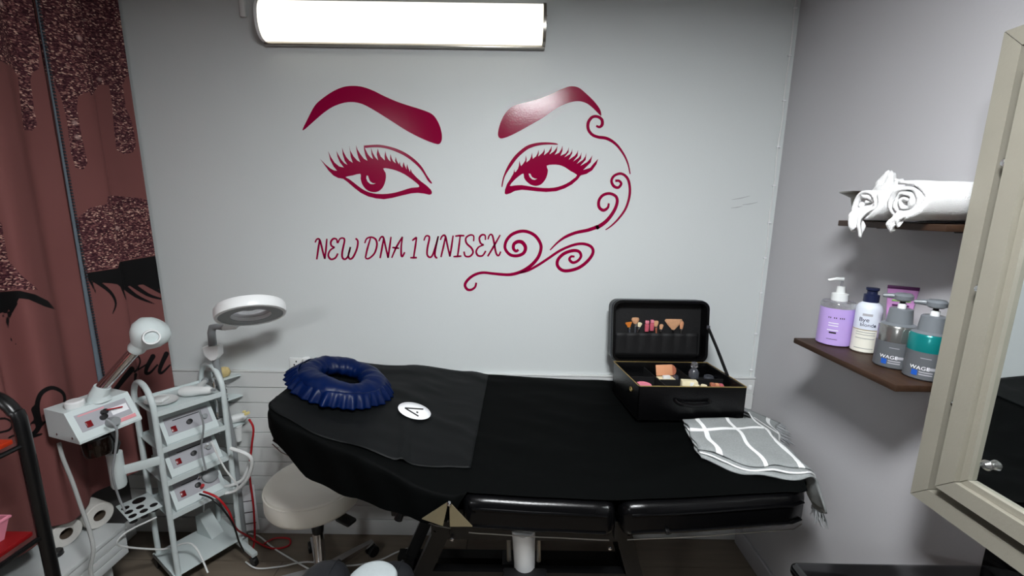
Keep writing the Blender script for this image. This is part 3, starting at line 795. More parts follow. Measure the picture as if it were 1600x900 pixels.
# black sheet drawn over the bed
OF = [(-0.75, 0.05), (-0.68, 0.10), (-0.6, 0.155), (-0.42, 0.15), (-0.25, 0.115), (-0.16, 0.085), (-0.125, 0.004), (0.5, 0.003), (0.87, 0.012)]
def sheet_pt(s, t):
    """s: -1..2 along the bed, t: -1..2 across it; outside 0..1 the cloth hangs"""
    x = XH + min(max(s, 0), 1) * (XF - XH)
    ox = -s * 0.06 if s < 0 else (s - 1) * 0.04 if s > 1 else 0
    tt = min(max(t, 0), 1)
    of = lerp_tab(x, OF)
    oy = -t * of if t < 0 else (t - 1) * 0.07 if t > 1 else 0
    a, c_ = yf(x) + lerp_tab(x, [(-0.16, 0.0), (-0.12, 0.026), (0.8, 0.026), (0.87, 0.0)]), yb(x)
    y = a + (c_ - a) * tt
    drop = math.hypot(ox, oy)
    z = bz(x, y) + 0.004
    rr = 0.018
    if drop > 0:
        ang = min(drop / rr, math.pi / 2)
        out = rr * math.sin(ang) * 0.5
        z -= rr * (1 - math.cos(ang)) + max(0, drop - rr * math.pi / 2)
        nx, ny = ox / drop * (-1 if s < 0 else 1), oy / drop * (-1 if t < 0 else 1)
        fold = 0.007 * noise.noise(Vector((x * 7, y * 5, z * 9))) * min(1, drop / 0.04) + 0.004 * math.sin(x * 55 + 20 * z) * min(1, drop / 0.06) * (1 if x < -0.1 else 0.2)
        x += nx * (out + 0.004 + max(fold, -0.002)); y += ny * (out + 0.004 + max(fold, -0.002))
    else:
        w = max(0, noise.noise(Vector((x * 3, y * 13 + 1.2 * math.sin(x * 4), 0)))) * 0.010 + 0.004 * max(0, noise.noise(Vector((x * 7 + 5, y * 22, 3))))
        e = min(tt, 1 - tt, 0.1) / 0.1
        z += w * e
    return (x, y, z)
SS = [-1, -0.75, -0.5, -0.3, -0.15, -0.06] + [k / 90 for k in range(91)] + [1.2, 1.5, 1.8, 2.0]
TS = [-1, -0.9, -0.8, -0.7, -0.6, -0.5, -0.4, -0.3, -0.2, -0.12, -0.06] + [k / 44 for k in range(45)] + [1.15, 1.3, 1.5, 1.75, 2.0]
mb = MB()
mb.add([sheet_pt(s, t) for s in SS for t in TS], [(i * len(TS) + j, (i + 1) * len(TS) + j, (i + 1) * len(TS) + j + 1, i * len(TS) + j + 1) for i in range(len(SS) - 1) for j in range(len(TS) - 1)])
sheet = mb.build('bed_sheet', MT['sheet'], angle=180)
tag(sheet, 'plain black sheet drawn over the treatment bed, hem hanging at the head', 'sheet')

# charcoal cape laid over the head of the bed, with its round white badge
def top_z(x, y):
    """height of the sheet's upper face"""
    a, c_ = yf(x), yb(x)
    return sheet_pt((x - XH) / (XF - XH), min(max((y - a) / (c_ - a), 0.0), 1.0))[2]
def cape_pt(u, v):
    x = -0.742 + 0.632 * u + 0.018 * (v - 0.5) * 1.0
    ya = yf(min(max(x, XH), XF)) + lerp_tab(x, [(-0.75, 0.004), (-0.45, 0.012), (-0.28, 0.06), (-0.1, 0.13)]) + 0.008 * math.sin(u * 17)
    yz = yb(min(max(x, XH), XF)) - 0.012
    y = ya + (yz - ya) * v
    z = top_z(x, y) + 0.003
    z += 0.012 * math.exp(-((x + 0.36 - 0.10 * (0.45 - v)) / 0.012) ** 2) * max(0, 1 - v * 1.7)
    z += max(0, noise.noise(Vector((x * 6, y * 7, 4)))) * 0.006
    return (x, y, z)
cape = thing('salon_cape', 'charcoal cape with a round white badge spread on the black sheet', 'cape', (-0.42, 1.46, 0.85))
MB().grid(cape_pt, 70, 50).build('cloth', MT['cape'], cape, world=True, angle=180, solid=0.0015)
def on_cape(px, py, lift):
    z = 0.87
    for _ in range(25):
        p = P(px, py, z=z); z = 0.5 * z + 0.5 * (top_z(p.x, p.y) + 0.006 + lift)
    return P(px, py, z=z)
mb = MB()
ring = []
_b0, _b1, _b2 = on_cape(647.5, 642, 0.006), on_cape(672, 645, 0.006), on_cape(650, 655, 0.006)
_bn = (_b1 - _b0).cross(_b2 - _b0).normalized()
if _bn.z < 0: _bn = -_bn
def on_badge(px, py, lift):
    d = P(px, py, z=0.0) - EYE
    return EYE + d * ((_b0 + _bn * lift - EYE).dot(_bn) / d.dot(_bn))
bc = on_badge(647.5, 642, 0)
def badge(r, a):
    return on_badge(647.5 + r * (25.5 * math.cos(a) + 3.0 * math.sin(a)), 642 + r * (13.2 * math.sin(a) + 3.5 * math.cos(a)), 0)
n = 36
vs = [bc] + [badge(0.5, 2 * math.pi * k / n) for k in range(n)] + [badge(1.0, 2 * math.pi * k / n) for k in range(n)]
mb.add(vs, [(0, 1 + k, 1 + (k + 1) % n) for k in range(n)] + [(1 + k, 1 + n + k, 1 + n + (k + 1) % n, 1 + (k + 1) % n) for k in range(n)])
bd = mb.build('badge', MT['logo_white'], cape, world=True, solid=0.0008)
tag(bd, 'round white badge with a black open-letter mark')
mb = MB()
for a, b_, w in (((632.5, 637.4), (661.5, 639.3), 2.2), ((633, 637.6), (654, 650.4), 2.2), ((650.5, 643.6), (653.5, 644.8), 2.4)):
    dx, dy = b_[0] - a[0], b_[1] - a[1]; l = math.hypot(dx, dy); nx, ny = -dy / l * w / 2, dx / l * w / 2
    q = [on_badge(a[0] + nx, a[1] + ny, 0.0008), on_badge(b_[0] + nx, b_[1] + ny, 0.0008), on_badge(b_[0] - nx, b_[1] - ny, 0.0008), on_badge(a[0] - nx, a[1] - ny, 0.0008)]
    mb.add(q, [(0, 1, 2, 3)])
mb.build('badge_mark', MT['ink'], bd, world=True, smooth=False)

# navy satin ruffled ring cushion
rc = on_bed(527, 606, 0.06)
rc = Vector((-0.615, 1.465, top_z(-0.615, 1.465) + 0.004))
tilt = Matrix.Translation(rc) @ Euler((0, math.atan2(0.19, 0.62) * 0.9, 0)).to_matrix().to_4x4()
rp = thing('ring_cushion', 'navy blue satin ring cushion with a ruffled skirt on the charcoal cape', 'cushion', tuple(rc))
RXO, RYO = 0.112, 0.098
def ring_pt(u, v):
    a = 2 * math.pi * u; b_ = 2 * math.pi * v
    rr = 0.043 + 0.004 * math.sin(a * 3 + 1) + 0.003 * math.sin(a * 2 - 0.6)
    wr = 0.0006 * math.sin(a * 31 + 2 * b_) + 0.006 * noise.noise(Vector((math.cos(a) * 4, math.sin(a) * 4, b_)))
    r_ = rr + wr
    p = Vector(((RXO + r_ * math.cos(b_)) * math.cos(a), (RYO + r_ * math.cos(b_)) * math.sin(a), 0.034 + r_ * 0.72 * math.sin(b_)))
    return tilt @ p
MB().grid(ring_pt, 120, 25, closed_u=True).build('padded_ring', MT['satin'], rp, world=True, angle=180)
def ruffle_pt(u, v):
    a = 2 * math.pi * u
    wv = math.sin(a * 22 + 2.6 * math.sin(a * 3) + 1.4 * math.sin(a * 7)) * (0.75 + 0.5 * math.sin(a * 4 + 2)) * (0.001 + 0.011 * v) + 0.007 * math.sin(a * 37 + 1) * v
    rad = 0.036 + 0.034 * v ** 0.8 + wv * 0.7
    z = 0.050 - 0.042 * v ** 1.2 + wv * 0.25
    return tilt @ Vector(((RXO + rad) * math.cos(a), (RYO + rad) * math.sin(a), max(z, 0.008)))
MB().grid(ruffle_pt, 300, 12, closed_u=True).build('ruffle', MT['satin'], rp, world=True, angle=180, solid=0.001)

# ------------------------------------------------------------------ make-up case
ZB = 0.838
ca, cb = Vector((0.470, 1.490, ZB)), Vector((0.866, 1.492, ZB))
cw = (cb - ca).length; cang = math.atan2(cb.y - ca.y, cb.x - ca.x)
CD, CH, LH = 0.255, 0.135, 0.265
case = thing('makeup_case', 'open black leather make-up case with gold zip on the bed, lid against the wall', 'case', tuple(ca), cang)
tw = 0.008
MB().box((cw / 2, CD / 2, 0.004), (cw, CD, 0.008), 0.003).build('case_floor', MT['lining'], case)
body = MB()
body.box((cw / 2, tw / 2, CH / 2), (cw, tw, CH), 0.003).box((cw / 2, CD - tw / 2, CH / 2), (cw, tw, CH), 0.003)
body.box((tw / 2, CD / 2, CH / 2), (tw, CD, CH), 0.003).box((cw - tw / 2, CD / 2, CH / 2), (tw, CD, CH), 0.003)
MBb = body.build('body', MT['case'], case)
MB().tube([(tw, 0, CH), (cw - 0.004, 0, CH), (cw, 0.004, CH), (cw, CD, CH), (0, CD, CH), (0, tw, CH), (0.004, 0, CH), (tw, 0, CH)], 0.002, 8).build('zip', MT['gold'], case)
hd = [(cw * 0.34, -0.002, CH * 0.62), (cw * 0.37, -0.016, CH * 0.55), (cw * 0.5, -0.02, CH * 0.52), (cw * 0.63, -0.016, CH * 0.55), (cw * 0.66, -0.002, CH * 0.62)]
MB().tube(smooth_path(hd, 4), 0.007, 8).build('handle', MT['case'], case)
MB().torus(0.008, 0.002, Matrix.Translation((-0.004, 0.06, CH * 0.72)) @ Euler((0, math.pi / 2, 0)).to_matrix().to_4x4(), 16, 6).build('strap_ring', MT['gold'], case)
MB().box((cw / 2, CD / 2, 0.042), (cw - 2 * tw - 0.001, CD - 2 * tw - 0.001, 0.066), 0.003).build('insert_tray', MT['lining'], case)
for fx, fy in ((0.32, 0.0), (0.66, 0.0)):
    MB().box((cw * fx, CD / 2, 0.095), (0.004, CD - 2 * tw, 0.038)).build('divider', MT['lining'], case)
for x0, x1, fy in ((0.0, 0.32, 0.55), (0.32, 0.66, 0.45), (0.66, 1.0, 0.5)):
    MB().box((cw * (x0 + x1) / 2, CD * fy, 0.095), (cw * (x1 - x0) - 0.012, 0.004, 0.038)).build('divider', MT['lining'], case)
# lid: local frame hinged on the back edge, leaning back slightly
lean = math.radians(5)
lm = Matrix.Translation((0.0, CD + 0.006, CH - 0.004)) @ Euler((-lean, 0, 0)).to_matrix().to_4x4()
LT = 0.055
lid = MB()
def rrect(w, h, r, n=6):
    out = []
    for cx, cy, a0 in ((w - r, r, -90), (w - r, h - r, 0), (r, h - r, 90), (r, r, 180)):
        for k in range(n + 1):
            a = math.radians(a0 + 90 * k / n); out.append((cx + r * math.cos(a), cy + r * math.sin(a)))
    return out
outer = rrect(cw + 0.01, LH, 0.035); inner = [(x * (cw - 0.012) / (cw + 0.01) + 0.011, y * (LH - 0.022) / LH + 0.011) for x, y in rrect(cw + 0.01, LH, 0.03)]
n = len(outer)
lv = lambda p, d: lm @ Vector((p[0] - 0.005, d, p[1]))
vs = [lv(p, 0) for p in outer] + [lv(p, 0) for p in inner] + [lv(p, LT) for p in outer] + [lv(p, LT - 0.008) for p in inner]
fs = []
for k in range(n):
    j = (k + 1) % n
    fs += [(k, j, n + j, n + k), (k, 2 * n + k, 2 * n + j, j), (n + k, n + j, 3 * n + j, 3 * n + k)]
fs.append([2 * n + k for k in range(n)])
lid.add(vs, fs)
lo = lid.build('lid', MT['case'], case)
MB().add([lm @ Vector((p[0] - 0.005, LT - 0.009, p[1])) for p in inner], [list(range(n))]).build('lid_lining', MT['lining'], lo)
MB().tube([lm @ Vector((p[0] - 0.005 + (0.002 if p[0] > cw / 2 else -0.001), 0.018, p[1])) for p in outer], 0.0018, 6).build('zip', MT['smoke'], lo)
def pocket(u, v):
    x = 0.02 + (cw - 0.04) * u
    return lm @ Vector((x, LT - 0.020 - 0.006 * abs(math.sin(u * math.pi * 7)) * v, 0.02 + 0.10 * v))
MB().grid(pocket, 60, 8).build('pocket', MT['lining'], lo, solid=0.0015)
lw = lambda x, d, z: WM[case] @ (lm @ Vector((x, d, z)))
sa, sb = lm @ Vector((cw + 0.002, 0.012, LH * 0.62)), Vector((cw - 0.006, CD * 0.42, CH + 0.002))
MB().tube([sa, sa.lerp(sb, 0.5) + Vector((0.004, 0, -0.004)), sb], 0.007, 6, sy=0.3).build('stay_strap', MT['case'], case)
MB().box(sa.lerp(sb, 0.06), (0.014, 0.012, 0.016), 0.003).build('stay_buckle', MT['smoke'], case)

SKEW = 0.13                                  # the soft case has sagged out of square
for ob in list(case.children) + [g for ch in case.children for g in ch.children]:
    for v in ob.data.vertices: v.co.x -= SKEW * v.co.y
_lw = lw
def lw(x, d, z):
    p = lm @ Vector((x, d, z)); p.x -= SKEW * p.y
    return WM[case] @ p
# brushes standing in the lid pocket
def brush(fx, h, w, bl, m, hm, label, name='makeup_brush', lean_=0.0, fan=False, zoff=0.10):
    base = lw(cw * fx, LT - 0.013, zoff)
    t = thing(name, label, 'brush', tuple(base), cang, 'make-up brushes in the lid pocket')
    up = Euler((-lean, lean_, 0)).to_matrix().to_4x4()
    MB().lathe([(0.0025, -0.05), (0.003, 0), (0.004, h * 0.4), (0.005, h * 0.75)], 10, up).build('handle', hm, t)
    MB().lathe([(0.0055, h * 0.72), (0.006, h)], 12, up, sx=1.1, sy=0.7).build('ferrule', MT['chrome'], t)
    pr = [(0.0055, h * 0.98), (w * 0.42, h + bl * 0.35), (w * 0.5, h + bl * 0.7), (w * 0.40, h + bl * 0.93), (0.0, h + bl)]
    if fan: pr = [(0.0055, h * 0.98), (w * 0.3, h + bl * 0.4), (w * 0.5, h + bl * 0.85), (w * 0.45, h + bl), (0.0, h + bl * 1.02)]
    MB().lathe(pr, 16, up, sx=1.0, sy=0.45 if not fan else 0.2).build('bristles', m, t)
brush(0.215, 0.035, 0.030, 0.022, MT['brush_orange'], MT['smoke'], 'make-up brush with orange fan bristles and pale ferrule', lean_=-0.15, fan=True, zoff=0.108)
brush(0.285, 0.040, 0.020, 0.020, MT['cream'], MT['chrome'], 'slim make-up brush with cream tip and silver handle', lean_=0.25, zoff=0.106)
brush(0.27, 0.050, 0.034, 0.028, MT['brush_tan'], MT['smoke'], 'round tan powder brush behind the orange fan brush', lean_=-0.02, zoff=0.108)
brush(0.50, 0.022, 0.026, 0.026, MT['brush_tan'], MT['copper'], 'small tan brush beside the large fluffy fan brush', lean_=-0.1, zoff=0.125)
brush(0.545, 0.018, 0.018, 0.022, MT['brush_tan'], MT['chrome'], 'narrow tan brush with silver ferrule beside the fan brush', lean_=0.12, zoff=0.118)
brush(0.685, 0.012, 0.078, 0.046, MT['brush_tan'], MT['black_plastic'], 'large fluffy tan fan brush in the case lid', fan=True, zoff=0.122)
brush(0.77, 0.020, 0.018, 0.034, MT['skin_tan'], MT['steel'], 'flat tan brush at the edge of the lid pocket', lean_=0.05, zoff=0.118)
for fx, z0, lab in ((0.39, 0.130, 'rose lip gloss tube with pink cap in the lid by the powder brush'), (0.445, 0.133, 'rose lip gloss tube with pink cap in the lid by the small tan brush')):
    q = lw(cw * fx, LT - 0.016, z0)
    t = thing('lip_gloss', lab, 'lip gloss', tuple(q), cang, 'lip gloss tubes in the lid pocket')
    MB().box((0, 0, 0.012), (0.017, 0.012, 0.034), 0.003).build('tube', MT['rose'], t)
    MB().box((0, 0, 0.037), (0.016, 0.011, 0.014), 0.003).build('cap', MT['pink'], t)

# make-up lying in the case
def incase(fx, fy, z): return WM[case] @ Vector((cw * fx - SKEW * CD * fy, CD * fy, z))
def compact(fx, fy, z, r, h, m, label, lidm=None, cat='compact', ang=0.0):
    t = thing('powder_compact', label, cat, tuple(incase(fx, fy, z)), cang + ang)
    MB().lathe([(r * 0.92, 0), (r, h * 0.15), (r, h * 0.5)], 28).build('base', m, t)
    MB().lathe([(r, h * 0.54), (r, h * 0.85), (r * 0.9, h), (r * 0.88, h * 0.95), (0.0, h * 0.98)], 28).build('lid', lidm or m, t)
    return t
FZ = 0.0755
compact(0.13, 0.30, FZ, 0.032, 0.034, MT['pink'], 'round pink compact with flat lid in the make-up case')
t = thing('face_palette', 'open tan powder palette with a pale lower tray in the case', 'palette', tuple(incase(0.45, 0.62, FZ)), cang + 0.1)
MB().box((0, 0, 0.014), (0.066, 0.050, 0.028), 0.004).build('tray', MT['cream'], t)
MB().box((0, 0.024, 0.052), (0.070, 0.006, 0.044), 0.003, rot=(-0.3, 0, 0)).build('powder_lid', MT['skin_tan'], t)
MB().box((-0.004, -0.008, 0.035), (0.030, 0.014, 0.014), 0.003).build('cream_pot', MT['lamp_white'], t)
t = thing('product_box', 'cream and white boxed product with red mark in the case', 'box', tuple(incase(0.57, 0.30, FZ)), cang - 0.1)
MB().box((0, 0, 0.026), (0.058, 0.030, 0.052), 0.002).build('carton', MT['cream'], t)
MB().box((0.006, -0.0158, 0.036), (0.014, 0.001, 0.028)).build('stripe', MT['lamp_white'], t)
MB().box((0.020, -0.0158, 0.034), (0.012, 0.001, 0.016)).build('red_mark', MT['crimson'], t)
MB().box((0.0, -0.0158, 0.011), (0.05, 0.001, 0.012)).build('mint_band', MT['mint'], t)
t = thing('applicator_pots', 'pair of joined cream pots near the front rim of the case', 'pot', tuple(incase(0.60, 0.095, FZ)), cang)
for dx in (-0.014, 0.014):
    MB().lathe([(0.011, 0), (0.013, 0.004), (0.013, 0.048), (0.011, 0.056), (0.0, 0.057)], 16, Matrix.Translation((dx, 0, 0))).build('pot', MT['cream'], t)
MB().box((0, 0, 0.04), (0.014, 0.008, 0.012)).build('joint', MT['cream'], t)
t = thing('lip_palette', 'flat crimson lip palette near the front rim of the case', 'palette', tuple(incase(0.79, 0.105, FZ)), cang - 0.15)
MB().box((0, 0, 0.022), (0.064, 0.026, 0.044), 0.004).build('tray', MT['crimson'], t)
MB().box((0, 0, 0.045), (0.054, 0.020, 0.002), 0.001).build('colour_pan', MT['rose'], t)
t = thing('eyeshadow_palette', 'small copper eyeshadow palette beside the smoky bottle in the case', 'palette', tuple(incase(0.86, 0.34, FZ)), cang - 0.25)
MB().box((0, 0, 0.016), (0.05, 0.034, 0.032), 0.003).build('tray', MT['copper'], t)
for k in range(3): MB().box((-0.015 + 0.015 * k, 0, 0.033), (0.012, 0.024, 0.002)).build('pan', MT[('copper', 'skin_tan', 'rose')[k]], t)
t = thing('perfume_bottle', 'smoky glass bottle with clear stopper standing in the case', 'bottle', tuple(incase(0.74, 0.66, FZ)), cang)
MB().lathe([(0.017, 0), (0.020, 0.006), (0.020, 0.050), (0.014, 0.062), (0.010, 0.066), (0.010, 0.072)], 20).build('body', MT['smoke'], t)
MB().lathe([(0.013, 0.0725), (0.014, 0.076), (0.012, 0.090), (0.0, 0.092)], 16).build('stopper', MT['clear'], t)
compact(0.93, 0.74, FZ, 0.020, 0.026, MT['smoke'], 'round black compact by the back corner of the case')
t = thing('bronzer_compact', 'opened brown bronzer compact leaning by the case divider', 'compact', tuple(incase(0.575, 0.78, FZ)), cang + 0.3)
MB().lathe([(0.021, 0), (0.022, 0.018), (0.020, 0.022), (0.0, 0.0225)], 24).build('base', MT['smoke'], t)
MB().lathe([(0.021, 0), (0.022, 0.005), (0.0, 0.006)], 24, Matrix.Translation((0, 0.018, 0.040)) @ Euler((1.1, 0, 0)).to_matrix().to_4x4()).build('mirror_lid', MT['copper'], t)

# ------------------------------------------------------------------ folded grey throw
thr_mat = bpy.data.materials.new('grey_plaid_weave'); thr_mat.use_nodes = True
nt = thr_mat.node_tree; b = nt.nodes['Principled BSDF']; b.inputs['Roughness'].default_value = 0.9
au, av = node('ShaderNodeAttribute', attribute_name='wu'), node('ShaderNodeAttribute', attribute_name='wv')
def stripe(att, c, w):
    s1 = node('ShaderNodeMath', operation='SUBTRACT'); s1.inputs[1].default_value = c; nt.links.new(att.outputs['Fac'], s1.inputs[0])
    s2 = node('ShaderNodeMath', operation='ABSOLUTE'); nt.links.new(s1.outputs[0], s2.inputs[0])
    s3 = node('ShaderNodeMath', operation='LESS_THAN'); s3.inputs[1].default_value = w; nt.links.new(s2.outputs[0], s3.inputs[0]); return s3
acc = None
for att, c, w in ((au, 0.052, 0.0075), (au, 0.160, 0.006), (au, 0.262, 0.0085), (au, 0.42, 0.008), (av, 0.23, 0.007), (av, 0.36, 0.006)):
    s = stripe(att, c, w)
    if acc is None: acc = s
    else:
        mx = node('ShaderNodeMath', operation='MAXIMUM'); nt.links.new(acc.outputs[0], mx.inputs[0]); nt.links.new(s.outputs[0], mx.inputs[1]); acc = mx
tc = node('ShaderNodeTexCoord'); wvn = node('ShaderNodeTexNoise'); wvn.inputs['Scale'].default_value = 180
nt.links.new(tc.outputs['Object'], wvn.inputs['Vector'])
gm = node('ShaderNodeMix', data_type='RGBA'); gm.inputs['A'].default_value = lin((126, 130, 130)); gm.inputs['B'].default_value = lin((156, 160, 160)); nt.links.new(wvn.outputs['Fac'], gm.inputs['Factor'])
fm = node('ShaderNodeMix', data_type='RGBA'); fm.inputs['B'].default_value = lin((236, 237, 237)); nt.links.new(acc.outputs[0], fm.inputs['Factor']); nt.links.new(gm.outputs['Result'], fm.inputs['A'])
nt.links.new(fm.outputs['Result'], b.inputs['Base Color'])
bp = node('ShaderNodeBump'); bp.inputs['Strength'].default_value = 0.3; bp.inputs['Distance'].default_value = 0.002; nt.links.new(wvn.outputs['Fac'], bp.inputs['Height']); nt.links.new(bp.outputs[0], b.inputs['Normal'])

throw = thing('throw_blanket', 'folded grey throw with white check lines and fringe over the foot of the bed', 'blanket', (0.78, 1.35, 0.86))
XE = XF + 0.010
def throw_pt(lay, u, v):
    """u: distance from the inner edge towards the foot end, v: 0 front .. 1 back (metres across)"""
    ufl = 0.26 + 0.19 + 0.03 * math.sin(v * 7)
    d = u * ufl
    yfr = 1.185 + 0.11 * max(0, 1 - d / 0.16) ** 1.3 - 0.014 * lay + 0.007 * math.sin(d * 40 + lay)
    ybk = 1.472 + 0.17 * min(1, max(0, (d - 0.255) / 0.05))
    y = yfr + (ybk - yfr) * v
    x0 = 0.615 + 0.02 * v + 0.004 * math.sin(v * 12 + lay)
    x = x0 + d
    lift = 0.008 + 0.010 * (2 - lay)
    if x <= XE:
        z = top_z(min(x, XF), min(max(y, yf(min(x, XF)) + 0.005), yb(min(x, XF)))) + lift
        z += 0.004 * noise.noise(Vector((x * 14, y * 10, lay)))
    else:
        over = x - XE
        r = 0.035
        zt = top_z(XF - 0.02, min(max(y, 1.17), 1.78)) + lift
        a = min(over / r, math.pi / 2 * 0.82)
        flare = 0.03 + 0.09 * v
        x = XE + r * math.sin(a) + max(0, over - r * 1.3) * (0.32 + 0.75 * v)
        z = zt - r * (1 - math.cos(a)) - max(0, over - r * 1.3) * (0.95 - 0.5 * v)
        x += 0.008 * math.sin(y * 50) * min(1, over / 0.05)
    dip = max(0, 1 - v / 0.09) ** 2
    z += -dip * 0.004 + max(0, 1 - v / 0.3) * 0.004 * math.sin(d * 45 + 0.6 * lay)
    return Vector((x, y, z)), d, (y - 1.17) if lay == 0 else (y - yfr) + 0.015
for lay in (0, 1, 2):
    nu, nv = 46, 40
    pts = [throw_pt(lay, i / (nu - 1) * (1 - 0.05 * lay), j / (nv - 1)) for i in range(nu) for j in range(nv)]
    mb = MB(); mb.add([p[0] for p in pts], [(i * nv + j, (i + 1) * nv + j, (i + 1) * nv + j + 1, i * nv + j + 1) for i in range(nu - 1) for j in range(nv - 1)])
    o = mb.build('fold_layer', thr_mat, throw, world=True, angle=180, solid=0.005)
    for nm, k in (('wu', 1), ('wv', 2)):
        at = o.data.attributes.new(nm, 'FLOAT', 'POINT'); at.data.foreach_set('value', np.array([p[k] if lay == 0 else (0.11 if k == 1 else (0.218 + p[2] if lay == 1 else 0.29)) for p in pts], np.float32))
fr = MB()
for i in range(190):
    v = random.random(); p, _, _ = throw_pt(0, 1.0, v)
    l = 0.035 + 0.03 * random.random(); dirx = Vector((0.3 + 0.9 * v + random.uniform(-0.3, 0.3), random.uniform(-0.5, 0.5), -1.0 + 0.5 * v)).normalized()
    q = p + dirx * l * 0.5 + Vector((random.uniform(-.006, .006), random.uniform(-.006, .006), 0)); e = p + dirx * l
    if e.x > XR - 0.006: e.x = XR - 0.006
    if q.x > XR - 0.006: q.x = XR - 0.006
    fr.tube([p, q, e], [0.0022, 0.002, 0.0008], 4)
fr.build('fringe', MT['throw_fringe'], throw, world=True, kind='stuff')

# ------------------------------------------------------------------ round stool under the head of the bed
ST = Vector((-0.79, 1.575, 0))
stool = thing('round_stool', 'round cream vinyl stool with chrome gas lift under the head of the bed', 'stool', tuple(ST))
SR, SZ = 0.183, 0.535
MB().lathe([(0.0, SZ - 0.115), (SR - 0.03, SZ - 0.115), (SR - 0.008, SZ - 0.105), (SR, SZ - 0.09), (SR, SZ - 0.035), (SR - 0.006, SZ - 0.018), (SR - 0.03, SZ - 0.004), (SR * 0.5, SZ), (0.0, SZ)], 48).build('seat', MT['stool_white'], stool)
MB().torus(SR - 0.002, 0.003, Matrix.Translation((0, 0, SZ - 0.028)), 48, 6).build('seat_seam', MT['stool_white'], stool)
MB().lathe([(0.05, SZ - 0.13), (0.05, SZ - 0.116)], 20).build('seat_plate', MT['black_plastic'], stool)
MB().lathe([(0.012, 0.29), (0.012, SZ - 0.125)], 16).build('piston', MT['chrome'], stool)
MB().lathe([(0.022, 0.275), (0.024, 0.30), (0.018, 0.31)], 16).build('collar', MT['black_plastic'], stool)
MB().lathe([(0.022, 0.08), (0.022, 0.275)], 20).build('gas_lift', MT['chrome'], stool)
lv_ = MB().tube([(0.05, -0.02, SZ - 0.126), (0.115, -0.06, SZ - 0.13)], 0.005, 8).build('lever', MT['black_plastic'], stool)
MB().box((0.155, -0.085, SZ - 0.132), (0.075, 0.045, 0.016), 0.007, rot=(0, 0, -0.5)).build('lever_paddle', MT['black_plastic'], lv_)
def star_base(root, r, mat_arm, a0=0.0, hub=0.10):
    MB().lathe([(0.03, hub - 0.04), (0.035, hub - 0.03), (0.032, hub), (0.022, hub + 0.004)], 20).build('hub', mat_arm, root)
    for k in range(5):
        a = a0 + 2 * math.pi * k / 5; d = Vector((math.cos(a), math.sin(a), 0)); s = Vector((-d.y, d.x, 0))
        vs = []
        for t, w, z0, z1 in ((0.022, 0.019, hub - 0.035, hub - 0.004), (r * 0.6, 0.015, hub - 0.035, hub - 0.014), (r, 0.011, hub - 0.042, hub - 0.026)):
            for sg, z in ((-1, z0), (1, z0), (1, z1), (-1, z1)): vs.append(d * t + s * w * sg + Vector((0, 0, z)))
        fs = [(0, 1, 2, 3), (11, 10, 9, 8)] + [(4 * i + k2, 4 * i + 4 + k2, 4 * i + 4 + (k2 + 1) % 4, 4 * i + (k2 + 1) % 4) for i in range(2) for k2 in range(4)]
        arm = MB().add(vs, fs).build('base_arm', mat_arm, root, angle=30)
        cs = MB()
        for sg in (-1, 1):
            cs.lathe([(0.010, -0.008), (0.024, -0.008), (0.026, -0.004), (0.026, 0.004), (0.024, 0.008), (0.010, 0.008)], 18, along(d * (r - 0.004) + s * 0.014 * sg + Vector((0, 0, 0.0265)), s))
        cs.box(d * (r - 0.004) + Vector((0, 0, 0.042)), (0.016, 0.016, 0.034), 0.003)
        cs.build('caster', MT['black_plastic'], arm)
star_base(stool, 0.245, MT['chrome'], 0.88)

# saddle stool in front of the bed, seen only by the tops of its two seat halves
SD = Vector((-0.40, 0.885, 0))
sad = thing('saddle_stool', 'charcoal leather saddle stool with a split seat in front of the bed', 'stool', tuple(SD))
def lobe(cx, w):
    def f(u, v):
        a = 2 * math.pi * u; b_ = math.pi * (v - 0.5)
        ry = 0.165; e = 0.75
        cu_, su_ = math.cos(a), math.sin(a)
        cb_, sb_ = math.cos(b_), math.sin(b_)
        sp = lambda q: math.copysign(abs(q) ** e, q)
        return (cx + w * sp(cb_) * sp(cu_), ry * sp(cb_) * sp(su_), 0.585 + 0.075 * sp(sb_) + 0.02 * (su_ * cb_))
    return f
for cx, w in ((-0.088, 0.078), (0.088, 0.078)):
    lo_ = MB().grid(lobe(cx, w), 40, 21, closed_u=True).build('seat_half', MT['dark_leather'], sad, angle=180)
    pth = [Vector(lobe(cx, w * 1.0)(0.25 + 0 * k, k / 12)) + Vector((0.0, 0.001, 0)) for k in range(3, 12)]
    MB().tube([(cx + 0.02, p.y, p.z + 0.0005) for p in pth], 0.0022, 6).build('seam', MT['dark_leather'], lo_)
MB().box((0, 0, 0.50), (0.22, 0.20, 0.02), 0.006).build('seat_plate', MT['black_plastic'], sad)
MB().lathe([(0.014, 0.30), (0.014, 0.495)], 16).build('piston', MT['chrome'], sad)
MB().lathe([(0.025, 0.08), (0.025, 0.30)], 20).build('gas_lift', MT['black_plastic'], sad)
star_base(sad, 0.26, MT['black_plastic'], 0.2)
pad = thing('sponge_pad', 'pale grey rounded sponge pad lying on the charcoal saddle stool', 'pad', (SD.x + 0.060, SD.y + 0.05, 0.667))
def padf(u, v):
    a = 2 * math.pi * u; b_ = math.pi * (v - 0.5); e = 0.7
    sp = lambda q: math.copysign(abs(q) ** e, q)
    n_ = 1 + 0.04 * noise.noise(Vector((math.cos(a) * 2, math.sin(a) * 2, b_)))
    return (0.060 * n_ * sp(math.cos(b_)) * math.cos(a), 0.055 * n_ * sp(math.cos(b_)) * math.sin(a), 0.014 + 0.018 * sp(math.sin(b_)))
MB().grid(padf, 40, 17, closed_u=True).build('pad_body', MT['cap_grey'], pad, angle=180)

